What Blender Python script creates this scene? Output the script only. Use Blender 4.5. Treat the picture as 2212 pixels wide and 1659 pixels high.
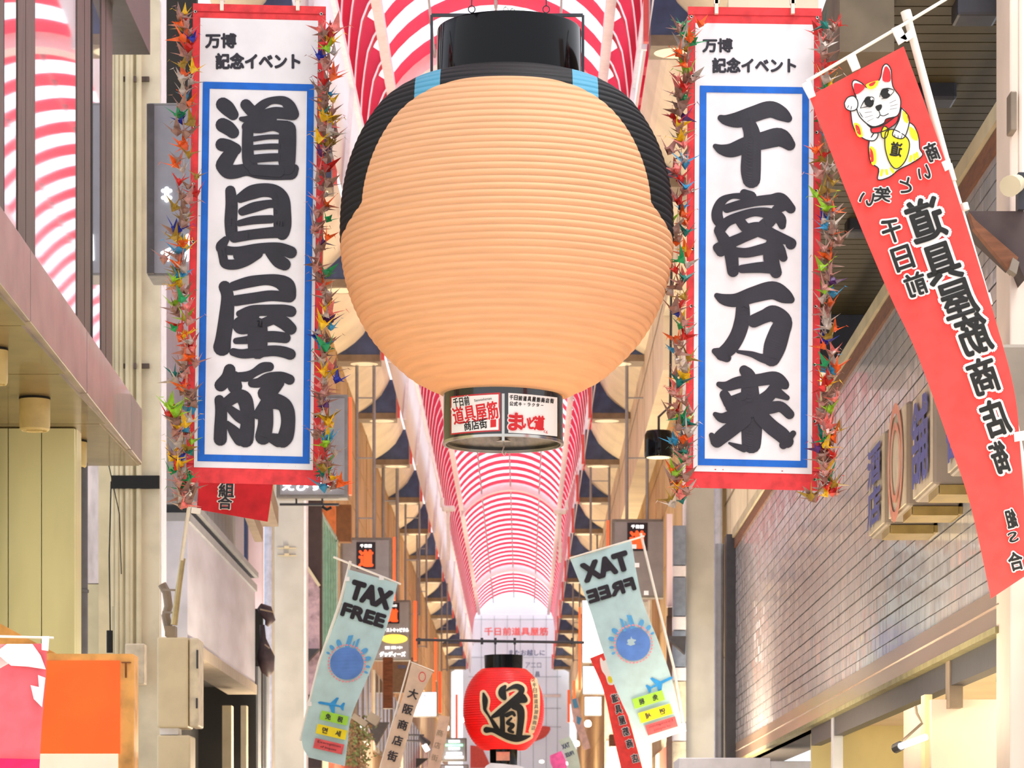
import bpy, bmesh, math, random
from mathutils import Vector, Matrix
C = bpy.context.scene.collection
SC = bpy.context.scene
for o in list(bpy.data.objects):
    bpy.data.objects.remove(o)
random.seed(11)
PI = math.pi
# ------------------------------------------------------------------ camera, sky, exposure
F, VX, VY, EYE = 6500.0, 1128.0, 1880.0, 1.6
cam = bpy.data.objects.new('camera', bpy.data.cameras.new('camera'))
C.objects.link(cam)
cam.location = (0, 0, EYE)
cam.rotation_euler = (PI/2, 0, 0)
cam.data.sensor_width = 36
cam.data.lens = F/2212*36
cam.data.shift_x = (1106-VX)/2212
cam.data.shift_y = (VY-829.5)/2212
cam.data.clip_end = 500
cam.data.dof.use_dof = True
cam.data.dof.focus_distance = 18
cam.data.dof.aperture_fstop = 9
SC.camera = cam
w = bpy.data.worlds.new('world'); SC.world = w; w.use_nodes = True
bg = w.node_tree.nodes['Background']
bg.inputs[0].default_value = (0.93, 0.95, 1.0, 1)
bg.inputs[1].default_value = 1.45
sun = bpy.data.lights.new('sun', 'SUN'); sun.energy = 4.5; sun.angle = math.radians(25); sun.color = (1, .98, .95)
so = bpy.data.objects.new('sun', sun); C.objects.link(so); so.rotation_euler = (math.radians(12), math.radians(14), 0)
SC.view_settings.view_transform = 'Standard'
SC.view_settings.look = 'None'
SC.view_settings.gamma = 1
SC.view_settings.use_curve_mapping = False
SC.view_settings.exposure = -0.1

def area(name, loc, rot, sx, sy, power, col=(1, 1, 1)):
    l = bpy.data.lights.new(name, 'AREA'); l.shape = 'RECTANGLE'; l.size = sx; l.size_y = sy
    l.energy = power; l.color = col
    o = bpy.data.objects.new(name, l); C.objects.link(o); o.location = loc; o.rotation_euler = rot
    return o
WARM = (1.0, 0.80, 0.56)
# rows of shop-front lamps under the eaves, both sides of the street (below the frame)
for i, y in enumerate((14, 20, 27, 36, 46, 58, 72, 90, 112, 136)):
    pw = (60 if y < 30 else 100 + y*6)
    area('shop_lamp_left', (-2.9, y, 2.6), (0, math.radians(150), 0), 0.5, 4.0, pw, WARM)
    area('shop_lamp_right', (2.0, y, 2.6), (0, math.radians(-150), 0), 0.5, 4.0, pw, WARM)

# ------------------------------------------------------------------ materials
def lin(h):
    h = h.lstrip('#')
    out = []
    for i in (0, 2, 4):
        c = int(h[i:i+2], 16)/255
        out.append(c/12.92 if c <= .04045 else ((c+.055)/1.055)**2.4)
    return tuple(out)+(1,)
_m = {}
def mat(name, hexc, rough=.6, metal=0, var=.08, scale=9, bump=.0, emit=0, coat=0, stretch=None, trans=0, spec=.5, hex2=None):
    if name in _m: return _m[name]
    m = bpy.data.materials.new(name); m.use_nodes = True; _m[name] = m
    nt = m.node_tree; n = nt.nodes; L = nt.links; b = n['Principled BSDF']
    col = lin(hexc)
    b.inputs['Roughness'].default_value = rough
    b.inputs['Metallic'].default_value = metal
    b.inputs['Coat Weight'].default_value = coat
    b.inputs['Specular IOR Level'].default_value = spec
    tc = n.new('ShaderNodeTexCoord'); mp = n.new('ShaderNodeMapping')
    L.new(tc.outputs['Object'], mp.inputs[0])
    if stretch: mp.inputs['Scale'].default_value = stretch
    nz = n.new('ShaderNodeTexNoise'); nz.inputs['Scale'].default_value = scale; nz.inputs['Detail'].default_value = 4
    L.new(mp.outputs[0], nz.inputs[0])
    mx = n.new('ShaderNodeMix'); mx.data_type = 'RGBA'
    c2 = lin(hex2) if hex2 else tuple(max(0, c*(1-var*3)) for c in col[:3])+(1,)
    c1 = col if hex2 else tuple(min(1, c*(1+var)) for c in col[:3])+(1,)
    mx.inputs[6].default_value = c1; mx.inputs[7].default_value = c2
    rp = n.new('ShaderNodeMapRange'); rp.inputs[1].default_value = .4; rp.inputs[2].default_value = .75
    L.new(nz.outputs[0], rp.inputs[0]); L.new(rp.outputs[0], mx.inputs[0])
    L.new(mx.outputs[2], b.inputs['Base Color'])
    if emit:
        L.new(mx.outputs[2], b.inputs['Emission Color']); b.inputs['Emission Strength'].default_value = emit
    if bump:
        bp = n.new('ShaderNodeBump'); bp.inputs['Strength'].default_value = bump; bp.inputs['Distance'].default_value = .02
        L.new(nz.outputs[0], bp.inputs['Height']); L.new(bp.outputs[0], b.inputs['Normal'])
    if trans:
        t = n.new('ShaderNodeBsdfTranslucent'); L.new(mx.outputs[2], t.inputs[0])
        ms = n.new('ShaderNodeMixShader'); ms.inputs[0].default_value = trans
        L.new(b.outputs[0], ms.inputs[1]); L.new(t.outputs[0], ms.inputs[2])
        L.new(ms.outputs[0], n['Material Output'].inputs[0])
    return m

# ------------------------------------------------------------------ mesh helpers
def P(px, py, d):
    if callable(d): d = d(px, py)
    return Vector(((px-VX)*d/F, d, EYE+(VY-py)*d/F))
class MB:
    def __init__(s): s.v = []; s.f = []; s.m = []
    def add(s, vs, fs, mi=0):
        b = len(s.v); s.v += [Vector(v) for v in vs]
        for f in fs: s.f.append(tuple(i+b for i in f)); s.m.append(mi)
        return s
    def box(s, x0, y0, z0, x1, y1, z1, mi=0):
        vs = [(x, y, z) for z in (z0, z1) for y in (y0, y1) for x in (x0, x1)]
        return s.add(vs, [(0,2,3,1),(4,5,7,6),(0,1,5,4),(2,6,7,3),(0,4,6,2),(1,3,7,5)], mi)
    def pbox(s, px0, py0, px1, py1, d, th, mi=0):      # box whose front face spans these picture points at distance d
        a = P(px0, py1, d); b = P(px1, py0, d)
        return s.box(a.x, d, a.z, b.x, d+th, b.z, mi)
    def obox(s, c, ax, ay, az, mi=0):                  # centre and three half-axis vectors
        c = Vector(c); ax = Vector(ax); ay = Vector(ay); az = Vector(az)
        vs = [c+i*ax+j*ay+k*az for k in (-1, 1) for j in (-1, 1) for i in (-1, 1)]
        return s.add(vs, [(0,2,3,1),(4,5,7,6),(0,1,5,4),(2,6,7,3),(0,4,6,2),(1,3,7,5)], mi)
    def bar(s, a, b, w, h, mi=0):
        a = Vector(a); b = Vector(b); d = b-a
        u = d.cross(Vector((0, 0, 1)))
        if u.length < 1e-4: u = Vector((1, 0, 0))
        u.normalize(); v = u.cross(d).normalized()
        return s.obox((a+b)/2, d/2, u*w/2, v*h/2, mi)
    def tube(s, pts, r, n=10, mi=0, caps=True):
        pts = [Vector(p) for p in pts]; rings = []
        rr = r if isinstance(r, (list, tuple)) else [r]*len(pts)
        prev = None
        for i, p in enumerate(pts):
            t = (pts[min(i+1, len(pts)-1)]-pts[max(i-1, 0)]).normalized()
            u = prev - t*prev.dot(t) if prev is not None else t.cross(Vector((0, 0, 1)))
            if u.length < 1e-4: u = t.cross(Vector((0, 1, 0)))
            u.normalize(); prev = u; v = t.cross(u)
            rings.append([p+(u*math.cos(2*PI*k/n)+v*math.sin(2*PI*k/n))*rr[i] for k in range(n)])
        vs = [q for r_ in rings for q in r_]; fs = []
        for i in range(len(pts)-1):
            for k in range(n):
                k2 = (k+1) % n
                fs.append((i*n+k, i*n+k2, (i+1)*n+k2, (i+1)*n+k))
        if caps:
            fs.append(tuple(range(n))[::-1]); fs.append(tuple((len(pts)-1)*n+k for k in range(n)))
        return s.add(vs, fs, mi)
    def lathe(s, c, prof, n=48, mi=0, cap0=False, cap1=False):   # prof: (radius, z) list
        c = Vector(c); vs = []; fs = []
        for r, z in prof:
            for k in range(n):
                a = 2*PI*k/n; vs.append(c+Vector((r*math.cos(a), r*math.sin(a), z)))
        for i in range(len(prof)-1):
            for k in range(n):
                k2 = (k+1) % n; fs.append((i*n+k, i*n+k2, (i+1)*n+k2, (i+1)*n+k))
        if cap0: fs.append(tuple(range(n))[::-1])
        if cap1: fs.append(tuple((len(prof)-1)*n+k for k in range(n)))
        return s.add(vs, fs, mi)
    def plate(s, pts, d, th=.012, mi=0):               # polygon traced at distance d, given a thickness
        f = [P(x, y, d) for x, y in pts]; n = len(f)
        bk = [p+Vector((0, th, 0)) for p in f]
        return s.add(f+bk, [tuple(range(n)), tuple(range(2*n-1, n-1, -1))]+[(i, i+n, (i+1) % n+n, (i+1) % n) for i in range(n)], mi)
    def prism(s, poly, axis, a, b, mi=0):              # poly 2D (x,z) extruded along y, or (y,z) along x
        n = len(poly)
        q = (lambda u, v, t: (u, t, v)) if axis == 'y' else ((lambda u, v, t: (t, u, v)) if axis == 'x' else (lambda u, v, t: (u, v, t)))
        vs = [q(u, v, a) for u, v in poly]+[q(u, v, b) for u, v in poly]
        return s.add(vs, [tuple(range(n)), tuple(range(2*n-1, n-1, -1))]+[(i, i+n, (i+1) % n+n, (i+1) % n) for i in range(n)], mi)
    def build(s, name, mats, parent=None, smooth=False, bevel=0, recalc=True):
        mats = mats if isinstance(mats, (list, tuple)) else [mats]
        if parent is not None:
            off = Vector((0, 0, 0)); p = parent
            while p is not None: off += p.location; p = p.parent
        else:
            xs = [v.x for v in s.v]; ys = [v.y for v in s.v]; zs = [v.z for v in s.v]
            off = Vector(((min(xs)+max(xs))/2, (min(ys)+max(ys))/2, min(zs)))
        me = bpy.data.meshes.new(name)
        me.from_pydata([v-off for v in s.v], [], s.f)
        for m in mats: me.materials.append(m)
        me.polygons.foreach_set('material_index', s.m)
        if recalc:
            bm = bmesh.new(); bm.from_mesh(me); bmesh.ops.recalc_face_normals(bm, faces=bm.faces); bm.to_mesh(me); bm.free()
        if smooth:
            me.polygons.foreach_set('use_smooth', [True]*len(me.polygons))
            if smooth == 'auto':
                try: me.set_sharp_from_angle(angle=math.radians(35))
                except Exception: pass
        o = bpy.data.objects.new(name, me); C.objects.link(o)
        if name in ('small_lettering', 'side_lettering', 'pink_dots', 'patch_lettering', 'hem_stitch', 'black_lettering', 'skyline_print', 'glazing_bar', 'grout_backing', 'purlin_bracket'): o['kind'] = 'stuff'
        if parent is not None: o.parent = parent
        else: o.location = off
        if bevel:
            b = o.modifiers.new('bevel', 'BEVEL'); b.width = bevel; b.segments = 2; b.limit_method = 'ANGLE'
        return o
def tag(o, label=None, cat=None, group=None, kind=None):
    if label: o['label'] = label
    if cat: o['category'] = cat
    if group: o['group'] = group
    if kind: o['kind'] = kind
    return o
def thing(name, loc, label=None, cat=None, group=None, kind=None, parent=None):
    o = bpy.data.objects.new(name, None); C.objects.link(o); o.location = loc
    o.empty_display_size = .1
    if parent: o.parent = parent
    return tag(o, label, cat, group, kind)
def linkcopy(o, parent, dloc=(0, 0, 0)):
    c = o.copy(); C.objects.link(c); c.parent = parent; c.location = Vector(o.location)+Vector(dloc)
    return c
def copy_tree(o, parent=None, dloc=(0, 0, 0)):
    c = o.copy(); C.objects.link(c)
    if parent: c.parent = parent
    c.location = Vector(o.location)+Vector(dloc)
    for ch in [x for x in KIDS.get(o.name, [])] if False else list(o.children):
        copy_tree(ch, c)
    return c
KIDS = {}
ORD = ['nearest', 'second', 'third', 'fourth', 'fifth', 'sixth', 'seventh', 'eighth', 'ninth', 'tenth', 'eleventh', 'twelfth', 'thirteenth', 'fourteenth', 'fifteenth', 'sixteenth', 'seventeenth', 'eighteenth']

# ------------------------------------------------------------------ brush strokes and lettering (flat print laid on its surface)
def catmull(pts, n=6):
    out = []
    for i in range(len(pts)-1):
        p0 = pts[max(i-1, 0)]; p1 = pts[i]; p2 = pts[i+1]; p3 = pts[min(i+2, len(pts)-1)]
        for k in range(n):
            t = k/n
            out.append(tuple(.5*((2*b)+(c-a)*t+(2*a-5*b+4*c-d)*t*t+(-a+3*b-3*c+d)*t**3) for a, b, c, d in zip(p0, p1, p2, p3)))
    out.append(tuple(pts[-1]))
    return out
def strokes(mb, sts, to, d, grow=0, mi=0, lift=.004, step=.0004, n=6):
    """sts: list of strokes [(x,y,r),...]; to(x,y)->(px,py); d distance of the surface"""
    k = lift
    x0, y0 = to(0, 0); x1, y1 = to(1, 0); sc = math.hypot(x1-x0, y1-y0)
    dd = d if callable(d) else (lambda a, b: d)
    for st in sts:
        q = catmull([tuple(map(float, p)) for p in st], n) if len(st) > 1 else [st[0]]
        pp = []
        for x, y, r in q:
            a, b = to(x, y); pp.append((a, b, max(.3, r*sc)+grow))
        def V(a, b): return P(a, b, dd(a, b)-k)
        L = []; R = []
        for i, (a, b, r) in enumerate(pp):
            a0, b0, _ = pp[max(i-1, 0)]; a1, b1, _ = pp[min(i+1, len(pp)-1)]
            tx, ty = a1-a0, b1-b0; l = math.hypot(tx, ty) or 1; nx, ny = -ty/l, tx/l
            L.append((a+nx*r, b+ny*r)); R.append((a-nx*r, b-ny*r))
        for i in range(len(pp)-1):
            mb.add([V(*L[i]), V(*L[i+1]), V(*R[i+1]), V(*R[i])], [(0, 1, 2, 3)], mi)
        k += step
        for a, b, r in pp:
            m = 14
            if (a, b, r) in (pp[0], pp[-1]) or True:
                mb.add([V(a+r*math.cos(2*PI*j/m), b+r*math.sin(2*PI*j/m)) for j in range(m)], [tuple(range(m))], mi)
                k += step*.06
        k += step
    return mb
def poly(mb, pts, d, lift=.004, mi=0, smooth=0):
    if smooth:
        n = len(pts); q = []
        for i in range(n):
            p0, p1, p2, p3 = pts[i-1], pts[i], pts[(i+1) % n], pts[(i+2) % n]
            for k in range(smooth):
                t = k/smooth
                q.append(tuple(.5*((2*b)+(c-a)*t+(2*a-5*b+4*c-e)*t*t+(-a+3*b-3*c+e)*t**3) for a, b, c, e in zip(p0, p1, p2, p3)))
        pts = q
    dd = d if callable(d) else (lambda a, b: d)
    from mathutils.geometry import tessellate_polygon
    v3 = [Vector((x, y, 0)) for x, y in pts]
    tris = tessellate_polygon([v3])
    mb.add([P(x, y, dd(x, y)-lift) for x, y in pts], [tuple(t) for t in tris], mi)
    return mb
def ell(cx, cy, rx, ry, ang=0, n=28):
    a = math.radians(ang)
    return [(cx+rx*math.cos(t)*math.cos(a)-ry*math.sin(t)*math.sin(a), cy+rx*math.cos(t)*math.sin(a)+ry*math.sin(t)*math.cos(a)) for t in [2*PI*k/n for k in range(n)]]
_tc = {}
def glyphs(s, bold=0):
    bold = 0; key = (s, bold)
    if key in _tc: return _tc[key]
    cu = bpy.data.curves.new('t', 'FONT'); cu.body = s; cu.size = 1; cu.offset = bold; cu.resolution_u = 3
    cu.fill_mode = 'BOTH'
    o = bpy.data.objects.new('t', cu); C.objects.link(o)
    dg = bpy.context.evaluated_depsgraph_get(); me = bpy.data.meshes.new_from_object(o.evaluated_get(dg))
    vs = [(v.co.x, v.co.y) for v in me.vertices]; fs = [tuple(p.vertices) for p in me.polygons]
    bpy.data.objects.remove(o); bpy.data.curves.remove(cu); bpy.data.meshes.remove(me)
    xs = [v[0] for v in vs] or [0]; ys = [v[1] for v in vs] or [0]
    r = (vs, fs, min(xs), max(xs), min(ys), max(ys)); _tc[key] = r
    return r
def text(mb, s, cx, cy, wpx, hpx, d, ang=0, bold=.02, mirror=False, lift=.006, mi=0, shear=0):
    """fits the word into a box of wpx x hpx picture points centred at (cx,cy), turned by ang (degrees, clockwise)"""
    vs, fs, x0, x1, y0, y1 = glyphs(s, bold)
    if not vs: return mb
    a = math.radians(ang); ca, sa = math.cos(a), math.sin(a)
    dd = d if callable(d) else (lambda p, q: d)
    r = abs(bold)*hpx if len(s) < 12 else 0           # heavier strokes: the same outlines laid again, shifted by r
    n = 1 if r < .15 else (8 if r < 3 else 12)
    for k in range(n):
        ox, oy = (0, 0) if n == 1 else (r*math.cos(2*PI*k/n), r*math.sin(2*PI*k/n)); out = []
        for x, y in vs:
            u = ((x-x0)/(x1-x0)-.5)*(wpx-2*r); v = -((y-y0)/(y1-y0)-.5)*(hpx-2*r)
            u += -v*shear
            if mirror: u = -u
            px = cx+u*ca-v*sa+ox; py = cy+u*sa+v*ca+oy
            out.append(P(px, py, dd(px, py)-lift-k*.00012))
        mb.add(out, fs, mi)
    return mb
def vtext(mb, s, x0, y0, x1, y1, size, d, mirror=False, bold=.02, lift=.006, mi=0, ang=None, wid=1.0):
    """characters set one below the other along the line (x0,y0)->(x1,y1)"""
    n = len(s); a = math.degrees(math.atan2(y1-y0, x1-x0))-90 if ang is None else ang
    for i, c in enumerate(s):
        t = (i+.5)/n
        text(mb, c, x0+(x1-x0)*t, y0+(y1-y0)*t, size*wid, size, d, a, bold, mirror, lift, mi)
    return mb
# ================================================================== materials
M_red_cloth = mat('red_banner_cloth', '#e23a3e', .75, var=.1, scale=14, bump=.05)
M_white_cloth = mat('white_banner_cloth', '#e9e4e6', .7, var=.03, scale=5)
M_blue_print = mat('blue_print', '#0a63c6', .7, var=.06, scale=12)
M_ink = mat('black_ink', '#2c2a33', .7, var=.05)
M_ink2 = mat('pure_black_ink', '#14120f', .7, var=.02)
M_navy = mat('navy_panel', '#42537c', .55, var=.12, scale=4)
M_cream = mat('cream_plaster', '#e6d9bd', .7, var=.05, scale=1.2, bump=.04)
M_tan = mat('tan_wall', '#c9ab7c', .75, var=.09, scale=.8, bump=.05)
M_taupe = mat('taupe_metal', '#8a7a68', .5, .2, var=.1, scale=4)
M_redtrim = mat('red_trim', '#dc5a58', .55, var=.04)
M_white = mat('white_paint', '#eceaf0', .6, var=.03)
M_glaz_w = mat('white_roof_glazing', '#fbfaff', .5, var=.01, scale=.6, trans=.92)
M_glaz_r = mat('red_roof_glazing', '#f2708a', .5, var=.06, scale=.6, trans=.75)
M_fin_red = mat('red_roof_fin', '#d81f48', .6, var=.06, scale=2, trans=.2)
M_fin_edge = mat('white_fin_edge', '#f6f2fb', .5, var=.02)
M_clear = mat('white_clerestory', '#f6f5fa', .5, var=.02, scale=.5, trans=.75)
M_steel_grey = mat('grey_painted_steel', '#8d8f93', .5, .1, var=.05, scale=3)
M_pole = mat('grey_pole', '#93959d', .45, .2, var=.05)
M_pillar = mat('light_grey_pillar_paint', '#b9b8b1', .6, var=.05, scale=2, bump=.03)
M_cpillar = mat('cream_pillar_paint', '#cfc3a2', .62, var=.07, scale=2.2, bump=.05)
M_pinkwhite = mat('warm_white_metal', '#efdccb', .5, var=.04, scale=1.5)
M_brown = mat('bronze_mullion', '#5b4c44', .45, .35, var=.12, scale=6, stretch=(4, 4, .5))
M_stone = mat('polished_stone', '#93837e', .3, 0, var=.1, scale=2.5, coat=.25)
M_soffit = mat('soffit_panel', '#766543', .32, .15, var=.12, scale=2.5, coat=.3)
M_greentile = mat('pale_green_glazed_panel', '#d3d2a6', .3, var=.07, scale=1.6, coat=.3, stretch=(1, 1, .25))
M_lampbody = mat('beige_lamp_body', '#cdb87f', .5, var=.06, scale=5)
M_dark = mat('black_trim_and_painted_shade', '#0e0c0c', .8, var=.05)  # near-black: colour of trim and cables, also painted shade in the shop opening
M_blackgloss = mat('black_lacquer', '#040408', .1, 0, var=.02, coat=.12, spec=.2)
M_stainless = mat('brushed_stainless', '#bfc1cf', .42, .5, var=.12, scale=1.3, stretch=(1, .3, 1))
M_tile = mat('grey_glazed_tile', '#b0b1b8', .25, 0, var=.06, scale=3, coat=.4)
M_tile2 = mat('pale_glazed_tile', '#bcbcc2', .22, 0, var=.06, scale=3, coat=.4)
M_grout = mat('dark_grout', '#4d4640', .85, var=.1)
M_slat = mat('brown_ceiling_board', '#40340f', .55, .1, var=.1, scale=5)
M_beam = mat('weathered_beam', '#6f6350', .8, var=.12, scale=3, bump=.2)
M_wood = mat('brown_wood', '#7d4d30', .6, var=.15, scale=5, stretch=(1, 1, 5))
M_yellowwall = mat('pale_yellow_wall', '#f5e8b4', .7, var=.04, scale=2)
M_orange = mat('orange_sign_face', '#fb6a25', .5, var=.05, scale=3, emit=.35)
M_signcream = mat('cream_sign_face', '#fff3e2', .5, var=.02, emit=.35)
M_signrim = mat('yellowed_sign_rim', '#f3b768', .45, var=.12, scale=5)
M_lamp_on = mat('lit_lamp', '#fffdf6', .5, var=0, emit=6)
M_text_on = mat('lit_white_lettering', '#ffffff', .5, var=0, emit=2.2)
M_oval = mat('cream_downlight_glass', '#f3e6c4', .4, var=.02, emit=.35)
M_orangestrip = mat('lit_orange_strip', '#ff6a3a', .5, var=.02, emit=.45)
M_label_or = mat('lit_orange_lettering', '#ff5a26', .5, var=.02, emit=.8)
M_litwhite = mat('lit_white_sign', '#ffffff', .5, var=0, emit=1.6)
M_signgrey = mat('grey_sign_box', '#8f9098', .5, .1, var=.05, scale=4)
M_signside = mat('grey_sign_side', '#7d7b7a', .5, .1, var=.06)
M_glass = mat('mirror_glass', '#dfe3ea', .03, .82, var=.03, scale=.4)
M_aqua = mat('pale_aqua_cloth', '#cde6e8', .75, var=.04, scale=5, trans=.3)
M_cloth_cream = mat('cream_cloth', '#ecd3bb', .75, var=.04, trans=.3)
M_coral = mat('coral_red_cloth', '#f6504a', .75, var=.06, scale=10, trans=.25)
M_yel = mat('yellow_print', '#f4de20', .7, var=.03)
M_lime = mat('lime_print', '#a3dc43', .7, var=.03)
M_redp = mat('red_print', '#d8252c', .7, var=.03)
M_lblue = mat('light_blue_print', '#58a7dd', .7, var=.04)
M_mblue = mat('blue_disc_print', '#5b86cf', .7, var=.06, scale=8)
M_plainwhite = mat('white_print', '#f6f1ec', .7, var=.01)
M_creamprint = mat('cream_print', '#f8dcb0', .7, var=.01)
M_pinkprint = mat('pink_print', '#ef8f9a', .7, var=.01)
M_whitepole = mat('white_plastic_pole', '#eee6d8', .4, var=.03)
M_string = mat('string', '#c9b9a0', .8)
M_chrome = mat('chrome', '#c8c4bb', .2, .9, var=.02)
M_greymetal = mat('dark_grey_metal', '#3c3c42', .45, .3, var=.06)
M_oldblue = mat('faded_blue_lettering', '#2c3f9e', .4, var=.15, scale=14)
M_oldred = mat('faded_coral_ring', '#d98a6c', .4, var=.1)
M_boxgrey = mat('beige_grey_box', '#8d8274', .5, var=.06, scale=4)
M_boxcream = mat('aged_cream_face', '#c9bda6', .5, var=.08, scale=5)
M_greenlat = mat('green_painted_steel', '#7fb295', .55, var=.1)

# ================================================================== floor
m = MB(); m.box(-9, 2, -.1, 9, 175, 0)
tag(m.build('floor', mat('street_paving', '#b9aea2', .7, var=.06, scale=.7)), kind='structure')

# ================================================================== arcade roof (ceiling): glazing, red bands, fins, arch ribs
XC = -.42; HR = EYE+13.0; HW = 1.75
def crown(t): # t -1..1 -> x,z of the vault cross section between the rails
    R = (HW*HW+.95*.95)/(2*.95); a = math.asin(HW/R)*t
    return XC+R*math.sin(a), HR+.95-R+R*math.cos(a)
ceil = thing('ceiling', (XC, 14, HR), kind='structure')
PITCH = 1.7; Y0 = 14.0; NB = 81
NV = 16
def vault_piece(name, ya, yb, mt, lift=0., th=.03):
    b = MB(); n = NV
    pr = [crown(-.975+1.95*i/n) for i in range(n+1)]
    for i in range(n):
        (xa, za), (xb, zb) = pr[i], pr[i+1]
        b.add([(xa, ya, za-lift), (xb, ya, zb-lift), (xb, yb, zb-lift), (xa, yb, za-lift),
               (xa, ya, za+th), (xb, ya, zb+th), (xb, yb, zb+th), (xa, yb, za+th)],
              [(0,1,2,3), (7,6,5,4), (0,4,5,1), (3,2,6,7)])
    return b.build(name, mt, ceil)
g0 = vault_piece('glazing_panel', Y0+.33, Y0+PITCH-.33, M_glaz_w)
r0 = vault_piece('red_band', Y0-.33, Y0+.33, M_glaz_r, .05, .0)
FIN = [(1.75, 13.0), (1.86, 12.83), (1.95, 12.6), (2.0, 12.3), (2.035, 12.0), (2.05, 11.75), (2.06, 11.45)]
def fin_pair(name, mi_mats, wdt, y, th, inset=0.):
    b = MB()
    for s in (-1, 1):
        q = []
        for i, (x, z) in enumerate(FIN):
            j0, j1 = FIN[max(i-1, 0)], FIN[min(i+1, len(FIN)-1)]
            tx, tz = j1[0]-j0[0], j1[1]-j0[1]; l = math.hypot(tx, tz)
            q.append((x-tz/l*inset, z+tx/l*inset, x-tz/l*(inset+wdt), z+tx/l*(inset+wdt)))
        for i in range(len(q)-1):
            x0, z0, X0, Z0 = q[i]; x1, z1, X1, Z1 = q[i+1]
            vs = [(XC+s*a, yy, EYE+c) for yy in (y, y+th) for a, c in ((x0, z0), (x1, z1), (X1, Z1), (X0, Z0))]
            b.add(vs, [(0,1,2,3), (7,6,5,4), (0,4,5,1), (3,2,6,7), (0,3,7,4), (1,5,6,2)])
    return b.build(name, mi_mats, ceil)
f0 = fin_pair('side_fin', M_fin_red, .3, Y0, .45, .016)
e0 = fin_pair('fin_edge', M_fin_edge, .016, Y0-.02, .08)
for i in range(1, NB):
    for o in (g0, r0, f0, e0): linkcopy(o, ceil, (0, PITCH*i, 0))
b = MB(); b2 = MB()                                 # outer skin behind the fins: white above, red below
for s in (-1, 1):
    q = [(XC+s*(x+.36), EYE+z+.05) for x, z in FIN]
    for i in range(len(q)-1):
        (b if i < 2 else b2).add([(q[i][0], Y0, q[i][1]), (q[i+1][0], Y0, q[i+1][1]), (q[i+1][0], 152, q[i+1][1]), (q[i][0], 152, q[i][1])], [(0, 1, 2, 3)])
b.build('side_glazing', M_glaz_w, ceil); b2.build('red_side_skin', M_fin_red, ceil)
for s in (-1, 1):
    b = MB(); b.box(XC+s*HW-.08, Y0, HR-.1, XC+s*HW+.07, 152, HR+.07); b.build('rail', M_white, ceil)
    b = MB(); b.box(XC+s*2.08-.06, Y0, EYE+11.36, XC+s*2.08+.06, 152, EYE+11.5); b.build('eaves_rail', M_white, ceil)
for t in (-.52, 0, .52):
    x, z = crown(t); b = MB(); b.tube([(x, Y0, z-.16), (x, 152, z-.16)], .022, 6); b.build('purlin', M_pole, ceil)
    b = MB()
    for i in range(NB): b.box(x-.03, Y0+PITCH*i-.06, z-.17, x+.03, Y0+PITCH*i+.1, z)
    b.build('purlin_bracket', M_steel_grey, ceil)
b = MB(); n = 20                                        # the broad white arches
for i in range(n):
    (xa, za), (xb, zb) = crown(-1.02+2.04*i/n), crown(-1.02+2.04*(i+1)/n)
    vs = [(x, y, z) for y in (0, .45) for x, z in ((xa, za-.02), (xb, zb-.02), (xb, zb-.3), (xa, za-.3))]
    b.add(vs, [(0,1,2,3), (7,6,5,4), (0,4,5,1), (3,2,6,7)])
a0 = None
for y in (21, 50, 79, 108, 137):
    if a0 is None:
        for v in b.v: v.y += y
        a0 = b.build('arch_truss', M_white, ceil)
    else: linkcopy(a0, ceil, (0, y-21, 0))

# ---- clerestory strips between roof and the side panels
for s, xi, xo in ((-1, XC-2.08, -2.62), (1, XC+2.08, 1.50)):
    b = MB(); y = 14.0
    t = thing('wall_clerestory_left' if s < 0 else 'wall_clerestory_right', (xo, 14, EYE+9.6), kind='structure')
    b.add([(xo, 14, EYE+9.9), (xi, 14, EYE+11.45), (xi, 152, EYE+11.45), (xo, 152, EYE+9.9)], [(0, 1, 2, 3)])
    b.build('glazing', M_clear, t)
    mb = MB()
    yy = 14.0
    while yy < 151:
        mb.bar((xo-s*.03, yy, EYE+9.9), (xi-s*.03, yy, EYE+11.45), .07, .07); yy += 7.44
    mb.build('glazing_bar', M_white, t)

# ---- coving + upper walls, left and right
CV = [(-.83, 0), (-.66, .10), (-.49, .225), (-.40, .31), (-.32, .39), (-.24, .53), (-.18, .63), (-.13, .75)]
def coving(name, xin, s):
    b = MB(); p = [(xin+s*(-x), EYE+10+z) for x, z in CV]
    for i in range(len(p)-1):
        b.add([(p[i][0], 34.5, p[i][1]), (p[i+1][0], 34.5, p[i+1][1]), (p[i+1][0], 152, p[i+1][1]), (p[i][0], 152, p[i][1])], [(0, 1, 2, 3)])
    o = b.build(name, M_cream, None, smooth=True); return tag(o, kind='structure')
coving('trim_1', -2.76, -1); coving('trim_2', 1.54, 1)
def wallbox(name, x0, y0, z0, x1, y1, z1, mt, joints=0, mtj=None):
    b = MB(); b.box(x0, y0, z0, x1, y1, z1)
    o = b.build(name, mt); tag(o, kind='structure')
    if joints:
        jb = MB(); xf = x1 if x1 < 0 else x0; s = 1 if x1 < 0 else -1
        y = y0+joints
        while y < y1:
            jb.box(xf-.01, y-.02, z0, xf+.012*s, y+.02, z1); y += joints
        z = z0+1.1
        while z < z1:
            jb.box(xf-.01, y0, z-.015, xf+.012*s, y1, z+.015); z += 1.1
        jo = jb.build('wall_joint', mtj or M_taupe, o); jo['kind'] = 'stuff'
    return o
wallbox('wall_left', -4.6, 50.6, EYE+6.6, -3.585, 152, EYE+10.02, M_tan, 3.72, mat('tan_joint', '#b3956a', .8))
wallbox('wall_right', 3.4, 41.6, EYE+3.9, 4.4, 50.4, EYE+10.02, M_cream, 3.72)
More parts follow.
